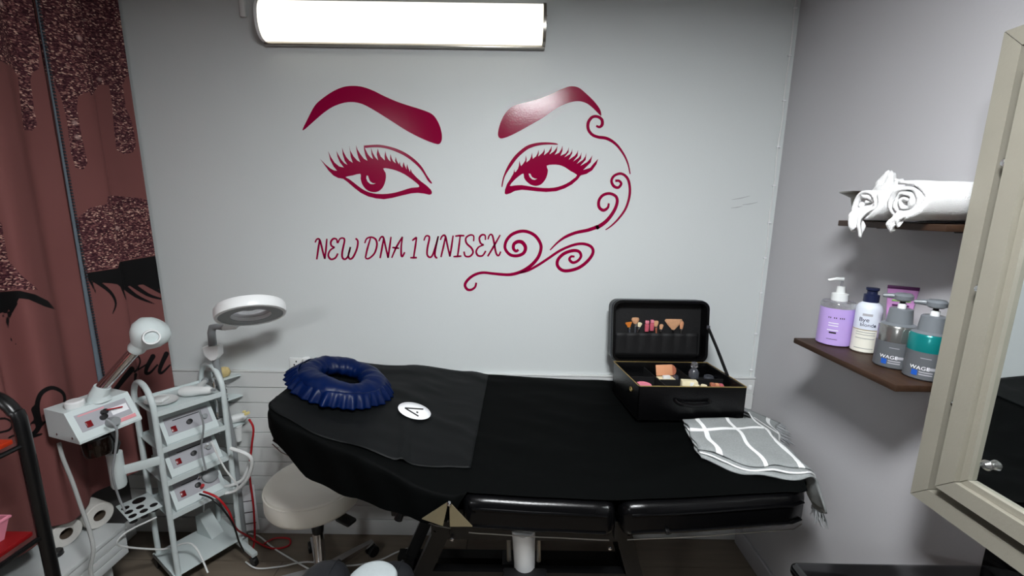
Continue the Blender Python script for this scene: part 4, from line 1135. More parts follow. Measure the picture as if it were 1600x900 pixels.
# ------------------------------------------------------------------ trolley of the facial machine
TFL = Vector((-1.375, 1.55, 0)); TFR = Vector((-1.243, 1.753, 0))
ta = (TFR - TFL); TW = ta.length; ta.normalize(); tb = Vector((-ta.y, ta.x, 0))      # ta: along the front, tb: to the back
TD = 0.205
tang = math.atan2(ta.y, ta.x)
trolley = thing('machine_trolley', 'white metal trolley with hooped ends carrying the facial machine', 'trolley', tuple(TFL), tang)
TZ = 0.80
def hoop(x):
    p = [(x, 0, 0.055), (x, 0, 0.60), (x, 0, 0.80), (x, 0.012, 0.855), (x, 0.05, 0.895), (x, TD / 2, 0.908), (x, TD - 0.05, 0.895), (x, TD - 0.012, 0.855), (x, TD, 0.80), (x, TD, 0.60), (x, TD, 0.055)]
    return smooth_path(p, 4)
for x in (0, TW):
    fr_ = MB().tube(hoop(x), 0.0105, 10).build('side_frame', MT['trolley'], trolley)
    MB().box((x, TD / 2 - 0.045, 0.062), (0.024, TD + 0.17, 0.018), 0.003).build('foot_bar', MT['trolley'], trolley)
    for yy in (-0.115, TD + 0.025):
        cs = MB().lathe([(0.006, -0.009), (0.022, -0.009), (0.023, 0), (0.022, 0.009), (0.006, 0.009)], 16, along((x, yy, 0.0235), (1, 0, 0)))
        cs.box((x, yy, 0.044), (0.014, 0.014, 0.026), 0.002)
        cs.build('caster', MT['black_plastic'], trolley)
SHZ = (0.800, 0.645, 0.500, 0.350)
for z in SHZ:
    sh = MB().box((TW / 2, TD / 2, z), (TW + 0.004, TD + 0.006, 0.004))
    sh.box((TW / 2, -0.004, z + 0.002), (TW + 0.004, 0.004, 0.022)).box((TW / 2, TD + 0.004, z + 0.002), (TW + 0.004, 0.004, 0.022))
    sh.build('shelf', MT['trolley'], trolley, smooth=False)
MB().box((TW / 2, TD / 2, 0.085), (TW + 0.03, TD + 0.02, 0.006), 0.002).build('shelf', MT['trolley'], trolley)
TM = WM[trolley]
# holder arm reaching out to the steamer, with its sleeve
ps = P(183, 736, y=1.47); pm = TM.inverted() @ ps
ar = MB().box(((pm.x) / 2 - 0.004, pm.y / 2 - 0.004, pm.z), (abs(pm.x) + 0.01, 0.010, 0.035), 0.002, rot=(0, 0, math.atan2(pm.y, pm.x))).build('holder_arm', MT['trolley'], trolley)
MB().lathe([(0.020, -0.065), (0.024, -0.055), (0.024, 0.075), (0.020, 0.075)], 20, Matrix.Translation(pm)).build('sleeve', MT['trolley'], ar)
# perforated holder plate on the near end
hz = 0.405
hp_ = MB().box((-0.065, TD * 0.45, hz), (0.105, 0.15, 0.004), 0.001).build('holder_plate', MT['trolley'], trolley)
for i, (dx, dy, r) in enumerate([(-0.035, 0.03, 0.013), (-0.035, -0.01, 0.013), (-0.035, -0.05, 0.013), (0.0, -0.01, 0.013), (0.0, -0.05, 0.013), (0.035, -0.04, 0.013), (0.012, 0.042, 0.022)]):
    MB().lathe([(r, -0.022), (r, 0.0028), (r * 0.9, 0.003)], 16, Matrix.Translation((-0.065 + dx, TD * 0.45 + dy, hz))).build('cup', MT['black_plastic'], hp_)
# small holder trays on the far end
side_z = (0.835, 0.735, 0.600)
for z in side_z:
    MB().box((TW + 0.060, TD * 0.45 + 0.010, z), (0.088, 0.085, 0.004), 0.001).build('side_tray', MT['trolley'], trolley)
MB().tube([(TW + 0.022, TD * 0.68, 0.56), (TW + 0.022, TD * 0.68, 0.86)], 0.006, 8).build('side_post', MT['chrome'], trolley)

# three control units on the shelves
def control_unit(z, label, kind):
    t = thing('control_unit', label, 'machine', tuple(TM @ Vector((TW / 2, TD / 2 - 0.005, z + 0.0025))), tang, 'control units on the white trolley')
    w, d, h = TW - 0.055, TD - 0.025, 0.112
    prof = [(-d / 2, 0), (d / 2, 0), (d / 2, h), (-d / 2 + 0.075, h), (-d / 2, 0.012)]
    MB().prism(prof, w, Matrix(((0, 0, 1, -w / 2), (1, 0, 0, 0), (0, 1, 0, 0), (0, 0, 0, 1)))).build('housing', MT['trolley'], t, smooth=False)
    fx = Vector((1, 0, 0)); fz = Vector((0, 0.075, h - 0.012)).normalized()
    c0 = Vector((0, -d / 2 + 0.0375, 0.012 + (h - 0.012) / 2)); m = frame(c0, fx, fz)     # local x right, local y into panel, local z up the slope
    L = math.hypot(0.075, h - 0.012)
    pn = MB().box((0, -0.001, 0.004), (w - 0.03, 0.002, L * 0.60), rot=None)
    pn.v = [m @ v for v in pn.v]
    pn = pn.build('front_panel', MT['display'], t, smooth=False)
    def ons(mb, nm, mt): mb.v = [m @ v for v in mb.v]; return mb.build(nm, mt, pn)
    ons(MB().box((-w * 0.30, -0.004, -0.012), (0.018, 0.006, 0.024), 0.001), 'switch', MT['red_gloss'])
    ons(MB().box((0.0, -0.0022, 0.024), (w * 0.55, 0.001, 0.0035)), 'printed_line', MT['ink'])
    kn = [(0.011, 0), (0.010, 0.012), (0.0, 0.013)]
    for dx, mm in ((0.0, 'black_plastic'), (w * 0.30, 'grey_plastic' if kind < 2 else 'chrome')):
        q = MB().lathe(kn, 16, along((dx, -0.002, -0.004), (0, -1, 0))); ons(q, 'knob', MT[mm])
    if kind == 2:
        ons(MB().lathe([(0.030, 0), (0.031, 0.012), (0.028, 0.014), (0.0, 0.0145)], 24, along((w * 0.27, -0.0035, 0.012), (0, -1, 0))), 'gauge', MT['grey_plastic'])
        ons(MB().lathe([(0.008, 0), (0.008, 0.022), (0.004, 0.03)], 12, along((w * 0.06, -0.002, 0.02), (0, -1, 0.3))), 'outlet', MT['chrome'])
        ons(MB().lathe([(0.007, 0), (0.007, 0.022)], 12, along((0.01, -0.002, -0.02), (0, -1, 0.2))), 'plug', MT['red'])
    if kind == 1:
        for dx in (0.045, 0.06): ons(MB().tube([(dx, -0.002, 0.0), (dx + 0.004, -0.03, 0.006)], 0.005, 8), 'plug', MT['cable_white'])
    return t
control_unit(SHZ[1], 'white control unit with one black knob under the top tray of the trolley', 0)
control_unit(SHZ[2], 'white control unit with white plugs in the middle of the trolley', 1)
control_unit(SHZ[3], 'white control unit with round gauge and red plug, lowest on the trolley', 2)

# things on the trolley
def on_trolley(x, y, z): return TM @ Vector((x, y, z))
t = thing('massage_handpiece', 'white cone shaped handpiece with grey cable lying on the trolley top', 'handpiece', tuple(on_trolley(0.155, 0.06, SHZ[0] + 0.002)), tang - 0.6)
m = along((-0.05, 0.02, 0.0225), (1, -0.35, 0.05))
MB().lathe([(0.0, 0), (0.017, 0.002), (0.022, 0.02), (0.022, 0.05), (0.017, 0.085), (0.016, 0.12), (0.010, 0.128), (0.0, 0.129)], 20, m).build('body', MT['white_plastic'], t)
MB().tube([m @ Vector((0, 0, 0.125)), m @ Vector((0, 0, 0.145))], 0.006, 8).build('strain_relief', MT['grey_plastic'], t)
t = thing('plastic_plate', 'white oval plastic plate lying on the trolley top beside the near hoop', 'plate', tuple(on_trolley(0.058, 0.105, SHZ[0] + 0.0025)), tang + 0.3)
MB().lathe([(0.0, 0.0), (0.035, 0.0), (0.048, 0.010), (0.050, 0.012), (0.036, 0.004), (0.0, 0.003)], 32, None, sx=1.0, sy=1.35).build('dish', MT['white_plastic'], t)
MB().box((0.0, 0.01, 0.012), (0.05, 0.05, 0.014), 0.005, rot=(0, 0, 0.4)).build('sticker_block', MT['white_plastic'], t)
t = thing('electrode_rod', 'white roller handpiece laid on the trolley by the far hoop', 'handpiece', tuple(on_trolley(0.205, 0.120, SHZ[0] + 0.0022)), tang + 0.9)
MB().lathe([(0.0, -0.05), (0.012, -0.048), (0.014, 0.0), (0.010, 0.05), (0.0, 0.052)], 16, along((0, 0, 0.0145), (1, 0, 0))).build('grip', MT['white_plastic'], t)
MB().lathe([(0.009, 0), (0.015, 0.003), (0.015, 0.017), (0.009, 0.02)], 14, along((0.052, 0, 0.0155), (1, 0, 0))).build('roller', MT['grey_plastic'], t)
# on the side trays
t = thing('sponge_flower', 'yellowish bath sponge standing on the top side tray of the trolley', 'sponge', tuple(on_trolley(TW + 0.05, TD * 0.45, side_z[0] + 0.0022)))
def spf(u, v):
    a = 2 * math.pi * u; b_ = math.pi * (v - 0.5); q = Vector((math.cos(b_) * math.cos(a), math.cos(b_) * math.sin(a), math.sin(b_)))
    r = 0.024 * (1 + 0.35 * noise.noise(q * 3.1))
    return (q.x * r, q.y * r, 0.024 + q.z * 0.024 * (1 + 0.1 * noise.noise(q * 2)))
MB().grid(spf, 28, 15, closed_u=True).build('sponge_body', MT['sponge'], t, angle=180)
t = thing('glass_electrode', 'stacked glass and chrome electrode tube on a side tray of the trolley', 'electrode', tuple(on_trolley(TW + 0.034, TD * 0.27 + 0.018, side_z[1] + 0.0022)))
for k in range(3):
    MB().lathe([(0.008, 0.004 + k * 0.026), (0.011, 0.008 + k * 0.026), (0.011, 0.022 + k * 0.026), (0.008, 0.026 + k * 0.026)], 14).build('bead', MT['chrome' if k % 2 == 0 else 'clear'], t)
MB().lathe([(0.012, 0), (0.012, 0.005)], 14).build('foot', MT['smoke'], t)
t = thing('ultrasound_handpiece', 'white rounded handpiece lying on the lowest side tray of the trolley', 'handpiece', tuple(on_trolley(TW + 0.055, TD * 0.45, side_z[2] + 0.0022)), tang)
m = along((-0.045, 0.03, 0.0205), (1, -0.45, 0.02))
MB().lathe([(0.0, 0), (0.013, 0.003), (0.017, 0.03), (0.020, 0.08), (0.019, 0.105), (0.012, 0.116), (0.0, 0.118)], 20, m).build('body', MT['white_plastic'], t)
MB().lathe([(0.0178, 0.034), (0.0185, 0.04)], 20, m).build('band', MT['grey_plastic'], t)
t = thing('handpiece_holster', 'white conical holster hanging under the lowest side tray of the trolley', 'holster', tuple(on_trolley(TW + 0.075, TD * 0.40, side_z[2] - 0.085)))
MB().lathe([(0.012, 0), (0.020, 0.082), (0.017, 0.082), (0.010, 0.006), (0.0, 0.006)], 20).build('cup', MT['white_plastic'], t)
MB().torus(0.020, 0.003, Matrix.Translation((0, 0, 0.078)), 20, 6).build('rim', MT['white_plastic'], t)
# coiled white hose looped over the far end of the trolley
hs = [(360, 700), (392, 715), (388, 745), (370, 765), (352, 770), (345, 762), (362, 758), (380, 748), (391, 722)]
MBh = MB().tube(smooth_path([P(a, b_, y=1.69 + 0.008 * i) for i, (a, b_) in enumerate(hs)], 6), 0.0075, 8)
tag(MBh.build('vacuum_hose', MT['cable_white']), 'thick white hose looped at the end of the trolley', 'hose')
# cardboard leaflet standing by the far foot of the trolley
t = thing('folded_leaflet', 'pale leaflet with dark boxes propped on the trolley side near the floor', 'leaflet', tuple(P(388, 800, y=1.845)), 0.25)
MB().box((0, 0, 0.02), (0.075, 0.003, 0.25), 0.0005, rot=(0.05, 0, 0)).build('sheet', MT['logo_white'], t)
for k in range(3): MB().box((0, -0.003 - 0.0, -0.06 + 0.06 * k), (0.06, 0.0014, 0.004)).build('printed_line', MT['ink'], t)
# plug and foot pedal lying at the back of the bottom shelf
t = thing('pedal_wedge', 'white wedge shaped pedal standing on the bottom shelf of the trolley', 'pedal', tuple(on_trolley(TW * 0.75, TD * 0.72, 0.0885)), tang + 0.2)
MB().prism([(-0.05, 0), (0.05, 0), (0.05, 0.09), (0.03, 0.10)], 0.055, Matrix(((0, 0, 1, -0.027), (1, 0, 0, 0), (0, 1, 0, 0), (0, 0, 0, 1)))).build('wedge', MT['trolley'], t, smooth=False)
MB().tube([(0, 0.03, 0.095), (0.0, 0.02, 0.18), (0.01, 0.03, 0.245)], 0.004, 6).build('hose', MT['cable_white'], t)

# ------------------------------------------------------------------ facial steamer on the arm
sA = P(125, 695, z=0.826); sB = P(222, 655, z=0.826)
sa_ = (sB - sA); SL = sa_.length; sang = math.atan2(sa_.y, sa_.x)
steamer = thing('facial_steamer', 'white facial steamer box with chrome arm and round nozzle head', 'steamer', (sA.x, sA.y, 0.826), sang)
SDp, SHh = 0.16, 0.10
MB().prism([(0, 0), (SDp, 0), (SDp, SHh), (0.055, SHh), (0.0, 0.008)], SL, Matrix(((0, 0, 1, 0), (1, 0, 0, 0), (0, 1, 0, 0), (0, 0, 0, 1)))).build('housing', MT['trolley'], steamer, smooth=False)
fz = Vector((0, 0.055, SHh - 0.008)).normalized(); m = frame((SL / 2, 0.0275, 0.008 + (SHh - 0.008) / 2), (1, 0, 0), fz)
def ons2(mb, nm, mt, par):
    mb.v = [m @ v for v in mb.v]; return mb.build(nm, mt, par)
pn = ons2(MB().box((0.0, -0.001, 0.004), (SL * 0.80, 0.002, 0.062)), 'front_panel', MT['display'], steamer)
ons2(MB().box((-SL * 0.27, -0.004, -0.008), (0.016, 0.006, 0.022), 0.001), 'switch', MT['red_gloss'], pn)
ons2(MB().box((-SL * 0.16, -0.0022, 0.029), (SL * 0.40, 0.0006, 0.004)), 'printed_line', MT['pink_print'], pn)
ons2(MB().box((SL * 0.2, -0.0022, 0.029), (SL * 0.3, 0.0006, 0.003)), 'printed_line', MT['display'], pn)
ons2(MB().box((SL * 0.20, -0.0012, -0.036), (SL * 0.46, 0.0022, 0.013)), 'warning_strip', MT['pink_print'], pn)
ons2(MB().box((SL * 0.24, -0.0022, 0.004), (0.05, 0.0006, 0.026), 0.0), 'printed_patch', MT['logo_white'], pn)
for dx, dz in ((0.0, 0.012), (-0.008, -0.004)):
    ons2(MB().lathe([(0.010, 0), (0.009, 0.014), (0.0, 0.015)], 16, along((dx, -0.002, dz), (0, -1, 0))), 'knob', MT['black_plastic'], pn)
ons2(MB().tube([(0.002, -0.015, 0.015), (0.05, -0.012, 0.006)], 0.0022, 6), 'lever', MT['red'], pn)
# spout with jar below
ons2(MB().lathe([(0.018, 0), (0.018, 0.02), (0.014, 0.03)], 18, along((0.005, -0.002, -0.030), (0, -1, -0.2))), 'spout', MT['grey_plastic'], steamer)
jar = MB().lathe([(0.0, -0.085), (0.040, -0.085), (0.043, -0.075), (0.043, -0.015), (0.034, -0.001), (0.0, -0.001)], 24, Matrix.Translation((SL * 0.42, 0.065, 0))).build('water_jar', MT['brown_glass'], steamer)
MB().torus(0.043, 0.004, Matrix.Translation((SL * 0.42, 0.065, -0.020)), 24, 8).build('jar_ring', MT['black_plastic'], jar)
hk = MB().tube([(SL * 0.52, 0.02, -0.004), (SL * 0.55, 0.0, -0.05), (SL * 0.50, 0.01, -0.085)], 0.008, 8).build('jar_clamp', MT['black_plastic'], steamer)
MB().lathe([(0.024, 0), (0.026, 0.004), (0.026, 0.018), (0.022, 0.022), (0.0, 0.0225)], 24, Matrix.Translation((SL * 0.25, 0.085, SHh))).build('filler_cap', MT['lamp_white'], steamer)
for yy in (0.03, 0.11): MB().lathe([(0.004, 0), (0.004, 0.002), (0.0, 0.003)], 10, along((0, yy, 0.018), (-1, 0, 0))).build('screw', MT['chrome'], steamer)
invS = WM[steamer].inverted()
h0 = invS @ P(153, 612, y=1.42); h1 = invS @ P(213, 545, y=1.46); hc = invS @ P(234, 521, y=1.475)
soc = MB().tube([Vector((h0.x, h0.y, SHh - 0.004)), h0 + Vector((0, 0, -0.012)), h0 + (h1 - h0) * 0.12], [0.036, 0.028, 0.024], 20).build('arm_socket', MT['trolley'], steamer)
arm = MB().tube([h0 + (h1 - h0) * 0.08, h1], 0.0185, 20).build('chrome_arm', MT['chrome'], steamer)
hd_dir = (hc - h1).normalized()
MB().lathe([(0.021, -0.012), (0.027, 0.0), (0.027, 0.014), (0.033, 0.022), (0.052, 0.048), (0.060, 0.072), (0.055, 0.098), (0.036, 0.114), (0.0, 0.120)], 28, along(h1, hd_dir)).build('nozzle_head', MT['trolley'], steamer)
eye_l_ = invS @ Vector((0, 0, 1.2)); ctr = h1 + hd_dir * 0.062
nd = (invS @ Vector((0.1, 0.2, 1.35)) - ctr).normalized()
nz_ = MB().lathe([(0.026, 0.040), (0.025, 0.072), (0.021, 0.072), (0.019, 0.045), (0.0, 0.045)], 22, along(ctr, nd)).build('nozzle', MT['lamp_white'], steamer)
# support pin of the steamer standing in the sleeve
pl = invS @ (ps + Vector((0, 0, 0.06)))
MB().tube([pl, Vector((pl.x, pl.y, -0.002)), Vector((SL * 0.75, 0.05, -0.002))], 0.009, 10).build('support_pin', MT['trolley'], steamer)
cg = [(92, 692), (98, 715), (112, 750), (126, 790), (140, 830), (146, 860), (145, 905)]
tag(MB().tube(smooth_path([P(a, b_, y=1.36 - 0.02 * i) for i, (a, b_) in enumerate(cg)] + [Vector((-1.30, 1.25, 0.20)), Vector((-1.27, 1.29, 0.02)), Vector((-1.18, 1.34, 0.006))], 5), 0.0058, 8).build('steamer_cable', MT['cable_grey']), 'thick grey cable hanging from the facial steamer box down to the floor', 'cable')
gh = [(166, 655), (182, 670), (181, 700), (176, 740), (185, 775), (196, 800)]
tag(MB().tube(smooth_path([P(a, b_, y=1.335 + (0.03 if i > 3 else 0.0)) for i, (a, b_) in enumerate(gh)], 5), 0.0035, 8).build('thin_hose', MT['grey_plastic']), 'thin grey hose dangling in front of the facial steamer spout', 'hose')

# ------------------------------------------------------------------ magnifying lamp behind the trolley
RR = TM @ Vector((TW + 0.0275, 0.026, 0))
mlamp = thing('magnifying_lamp', 'white round magnifying lamp on a bent arm behind the trolley', 'lamp', tuple((RR.x, RR.y, 0.0)))
yL = RR.y
jb = P(335, 549, y=yL); jt = P(331, 512, y=yL - 0.02); ph_ = P(335, 585, y=yL)
L0 = Vector((RR.x, RR.y, 0))
MB().tube([(0, 0, 0.04), (0, 0, 0.55), Vector((jb.x, jb.y, jb.z - 0.03)) - L0], [0.012, 0.012, 0.013], 12).build('post', MT['grey_plastic'], mlamp)
MB().lathe([(0.0145, 0.0), (0.0145, 0.05), (0.0125, 0.055)], 20).build('base', MT['trolley'], mlamp)
jw = MB().prism([(-0.034, 0.036), (0.034, 0.045), (0.030, 0.0), (0.012, -0.02), (-0.006, -0.022), (-0.026, 0.0)], 0.036, Matrix(((1, 0, 0, jb.x - L0.x), (0, 0, -1, jb.y - L0.y + 0.012), (0, 1, 0, jb.z - 0.012), (0, 0, 0, 1)))).build('joint_bracket', MT['lamp_white'], mlamp)
MB().tube([jb - L0 + Vector((-0.004, 0, 0.02)), jt - L0 + Vector((-0.004, 0, -0.02)), jt - L0 + Vector((0.004, -0.002, 0.002)), jt - L0 + Vector((0.03, -0.01, 0.008)), P(352, 512, y=yL - 0.07) - L0], [0.016, 0.015, 0.015, 0.013, 0.012], 14).build('arm', MT['grey_plastic'], mlamp)
HC = P(392, 486, y=1.62)
nrm = Vector((-0.27, 0.44, 0.84)).normalized()          # top side of the head leans away from the room
wx = Vector((1, 0, 0.16)).normalized()
mh = along(HC - L0, nrm, wx)
RH = P(446, 486, y=1.62).x - HC.x - 0.012
hdm = MB().lathe([(RH - 0.012, -0.022), (RH - 0.002, -0.020), (RH, -0.012), (RH, 0.012), (RH - 0.006, 0.022), (RH - 0.03, 0.026), (0.07, 0.026), (0.068, 0.02), (0.068, -0.016), (RH - 0.012, -0.016), (RH - 0.012, -0.022)], 48, mh).build('lamp_head', MT['lamp_white'], mlamp)
MB().lathe([(0.069, -0.019), (RH - 0.013, -0.0185), (RH - 0.013, -0.0165), (0.069, -0.017), (0.069, -0.019)], 48, mh).build('underside_ring', MT['grey_plastic'], hdm)
MB().lathe([(0.0, -0.004), (0.0675, -0.002), (0.0675, 0.002), (0.0, 0.006)], 32, mh).build('lens', MT['clear'], hdm)
MB().box(P(362, 508, y=yL - 0.09) - L0, (0.06, 0.05, 0.016), 0.006, rot=(0.4, -0.1, 0)).build('neck', MT['white_plastic'], mlamp)

# ------------------------------------------------------------------ cables on the floor
def floor_cable(name, label, pts, r, m, lift=0.0):
    path = smooth_path([P(a, b_, z=r + lift + 0.001) if len(q) == 0 else P(a, b_, **q[0]) for a, b_, *q in pts], 6)
    tag(MB().tube(path, r, 8).build(name, m), label, 'cable')
floor_cable('power_cable', 'thin grey cable lying in a loop from the trolley to the stool', [(388, 833), (405, 838), (430, 858), (470, 882), (500, 898)], 0.0035, MT['cable_white'])
floor_cable('extension_cable', 'pale cable snaking across the floor past the stool base to the wall', [(384, 878), (402, 888), (440, 885), (480, 878), (540, 884), (590, 876), (622, 862), (650, 853)], 0.0035, MT['cable_white'], 0.004)
rd = [P(318, 768, y=1.62), P(340, 778, y=1.60), P(358, 800, y=1.62), P(368, 825, y=1.66), P(388, 838, y=1.80), P(400, 846, z=0.012), P(425, 857, z=0.006), P(450, 853, z=0.006), P(452, 842, z=0.006), P(430, 841, z=0.006), P(412, 850, z=0.006)]
tag(MB().tube(smooth_path(rd, 7), 0.0042, 8).build('red_cable', MT['red']), 'red cable hanging from the lowest control unit and curling on the floor', 'cable')
bk = [P(312, 772, y=1.60), P(335, 782, y=1.575), P(362, 815, y=1.59), P(373, 845, y=1.62), P(381, 862, y=1.66)]
tag(MB().tube(smooth_path(bk, 6), 0.0035, 8).build('black_cable', MT['black_plastic']), 'black cable hanging beside the red one from the lowest control unit', 'cable')
rd2 = [P(389, 655, y=1.80), P(396, 670, y=1.80), P(393, 700, y=1.815), P(390, 740, y=1.83), P(396, 790, y=1.83), P(398, 840, y=1.84), P(392, 872, z=0.006)]
tag(MB().tube(smooth_path(rd2, 6), 0.0045, 8).build('red_tubing', MT['red']), 'red tubing hanging from a side tray at the far end of the trolley', 'tubing')
gy = [P(311, 640, y=1.60), P(318, 665, y=1.60), P(315, 700, y=1.61), P(322, 735, y=1.605)]
tag(MB().tube(smooth_path(gy, 6), 0.0035, 8).build('handpiece_cable', MT['grey_plastic']), 'grey cable dropping from the cone handpiece down the trolley front', 'cable')
for pts_, lab in (([(330, 690, 1.63), (350, 730, 1.64), (372, 762, 1.66), (352, 772, 1.65)], 'white lead drooping from the plugs of the middle control unit'),
                  ([(325, 895, 1.56), (300, 850, 1.60), (255, 858, 1.60), (200, 855, 1.50), (183, 848, 1.46), (200, 830, 1.48), (245, 808, 1.53)], 'white lead looping round the near foot of the trolley')):
    tag(MB().tube(smooth_path([P(a, b_, y=yy) for a, b_, yy in pts_], 6), 0.0036, 8).build('white_lead', MT['cable_white']), lab, 'cable')
t = thing('yellow_clip', 'small pale yellow clip where red tubing leaves the side tray', 'clip', tuple(P(386, 646, y=1.80)))
MB().box((0, 0, 0), (0.022, 0.012, 0.012), 0.003, rot=(0, -0.4, 0.2)).box((-0.012, 0, 0.008), (0.012, 0.01, 0.010), 0.002).build('clip_body', MT['yellow'], t)

# ------------------------------------------------------------------ low white bench and tissue rolls under the curtain
BZ = 0.358
bench = thing('low_bench', 'low white bench with plank front under the rose curtain', 'bench', (-1.675, 1.32, 0))
MB().box((0.0, 0.0, BZ - 0.009), (0.32, 0.38, 0.018), 0.003).build('top', MT['bench'], bench)
for k in range(3):
    MB().box((0.150, 0, BZ - 0.020 - 0.018 - k * 0.036), (0.012, 0.37, 0.034), 0.002).build('front_plank', MT['bench'], bench)
for sx_ in (-1, 1):
    for sy_ in (-1, 1):
        MB().box((-0.02 + 0.10 * sx_, 0.15 * sy_, (BZ - 0.02) / 2), (0.034, 0.034, BZ - 0.02), 0.003).build('leg', MT['bench'], bench)
def tissue_roll(loc, ang, label):
    t = thing('tissue_roll', label, 'paper roll', tuple(loc), ang, 'tissue rolls under the curtain')
    R_, W_ = 0.048, 0.095
    mm = Matrix.Translation((0, 0, R_)) @ along((0, -W_ / 2, 0), (0, 1, 0))
    MB().lathe([(0.020, 0), (R_ - 0.003, 0), (R_, 0.003), (R_, W_ - 0.003), (R_ - 0.003, W_), (0.020, W_), (0.020, 0)], 40, mm).build('paper', MT['paper'], t)
    MB().lathe([(0.0198, 0.002), (0.0198, W_ - 0.002), (0.0186, W_ - 0.002), (0.0186, 0.002), (0.0198, 0.002)], 24, mm).build('core', MT['card'], t)
for (px, py), lab in (((156, 806), 'white tissue roll lying end-on beside the trolley foot'), ((104, 834), 'white tissue roll lying half under the curtain hem')):
    q = P(px, py, z=BZ + 0.048); tissue_roll((q.x - 0.0475 * math.sin(1.25), q.y + 0.0475 * math.cos(1.25), BZ + 0.0005), 1.25, lab)
t = thing('black_puck', 'small black round puck lying on the white bench', 'puck', tuple(P(88, 868, z=BZ + 0.001)))
MB().lathe([(0.018, 0), (0.020, 0.004), (0.020, 0.016), (0.016, 0.020), (0.0, 0.0205)], 20).build('shell', MT['black_plastic'], t)
MB().torus(0.019, 0.002, Matrix.Translation((0, 0, 0.003)), 20, 6).build('rim', MT['black_plastic'], t)

# ------------------------------------------------------------------ black rack with red shelves
RK = P(60, 790, y=1.09)
rx = RK.x
rack = thing('shelf_rack', 'black tube rack with red shelves in front of the curtain', 'rack', (rx, 1.09, 0))
RW, RDp = 0.25, 0.52
def rack_end(y):
    p = [(0, y, 0.012), (0, y, 0.5), (0, y, 0.98), (-0.012, y, 1.045), (-0.05, y, 1.085), (-0.10, y, 1.092), (-RW + 0.10, y, 1.092), (-RW + 0.05, y, 1.085), (-RW + 0.012, y, 1.045), (-RW, y, 0.98), (-RW, y, 0.5), (-RW, y, 0.012)]
    return smooth_path(p, 4)
for y in (0, -RDp):
    f_ = MB().tube(rack_end(y), 0.017, 10, sy=0.8).build('end_frame', MT['black_paint'], rack)
    for x in (0, -RW): MB().lathe([(0.020, 0), (0.020, 0.02), (0.017, 0.03)], 12, Matrix.Translation((x, y, 0))).build('foot_cap', MT['black_plastic'], f_)
RS = (P(39, 688, y=1.075).z, P(60, 832, y=1.075).z, 0.30)
for k, z in enumerate(RS):
    MB().box((-RW / 2 - 0.002, -RDp / 2, z - 0.007), (RW - 0.034, RDp - 0.02, 0.014), 0.003).build('shelf', MT['red_board' if k == 0 else 'crimson_board'], rack)
    for x in (0, -RW): MB().tube([(x, 0, z - 0.02), (x, -RDp, z - 0.02)], 0.007, 8).build('shelf_rail', MT['black_paint'], rack)
bk_ = thing('storage_basket', 'pink plastic basket on the crimson shelf of the black rack', 'basket', (rx - RW / 2 - 0.012, 1.09 - 0.17, RS[1] + 0.0005))
bw_, bd_, bh_ = 0.172, 0.28, 0.062
mb = MB()
def tray_shell(w, d, h, fl, th):
    o1 = [(-w/2+fl, -d/2+fl, 0), (w/2-fl, -d/2+fl, 0), (w/2-fl, d/2-fl, 0), (-w/2+fl, d/2-fl, 0)]
    o2 = [(-w/2, -d/2, h), (w/2, -d/2, h), (w/2, d/2, h), (-w/2, d/2, h)]
    i2 = [(x * (1 - 2*th/w), y * (1 - 2*th/d), h) for x, y, _ in o2]; i1 = [(x * (1 - 2*th/w), y * (1 - 2*th/d), th) for x, y, _ in o1]
    fs = [(3, 2, 1, 0)] + [(k, (k+1) % 4, 4 + (k+1) % 4, 4 + k) for k in range(4)] + [(4+k, 4+(k+1) % 4, 8+(k+1) % 4, 8+k) for k in range(4)] + [(8+k, 8+(k+1) % 4, 12+(k+1) % 4, 12+k) for k in range(4)] + [(12, 13, 14, 15)]
    return o1 + o2 + i2 + i1, fs
mb.add(*tray_shell(bw_, bd_, bh_, 0.012, 0.003)).build('tray', MT['basket'], bk_, smooth=False)
MB().tube([(-bw_/2, -bd_/2, bh_), (bw_/2, -bd_/2, bh_), (bw_/2, bd_/2, bh_), (-bw_/2, bd_/2, bh_), (-bw_/2, -bd_/2, bh_)], 0.005, 8).build('rim', MT['basket'], bk_)
BK0 = Vector((rx - RW / 2 - 0.012, 1.09 - 0.17, RS[1] + 0.0045))
t = thing('oil_bottle', 'dark brown oil bottle with gold cap in the pink basket', 'bottle', tuple(BK0 + Vector((0.010, 0.075, 0))))
MB().lathe([(0.019, 0), (0.021, 0.003), (0.021, 0.050), (0.012, 0.062), (0.010, 0.066)], 20).build('body', MT['brown_glass'], t)
MB().lathe([(0.0115, 0.0665), (0.012, 0.085), (0.010, 0.088), (0.0, 0.0885)], 16).build('cap', MT['gold'], t)
MB().lathe([(0.0213, 0.010), (0.0213, 0.026)], 20).build('label', MT['logo_white'], t)
t = thing('white_tube', 'white plastic tube lying across the rim of the pink basket', 'tube', tuple(BK0 + Vector((0.045, 0.03, bh_ + 0.006))), 0)
MB().lathe([(0.0, -0.06), (0.009, -0.058), (0.010, 0.03), (0.006, 0.045), (0.0, 0.046)], 16, along((0, 0, 0.005), (0.25, 1, 0.05))).build('barrel', MT['logo_white'], t)
MB().lathe([(0.0102, 0.0), (0.0102, 0.006)], 16, along((0, 0, 0.005), (0.25, 1, 0.05))).build('ring', MT['grey_plastic'], t)

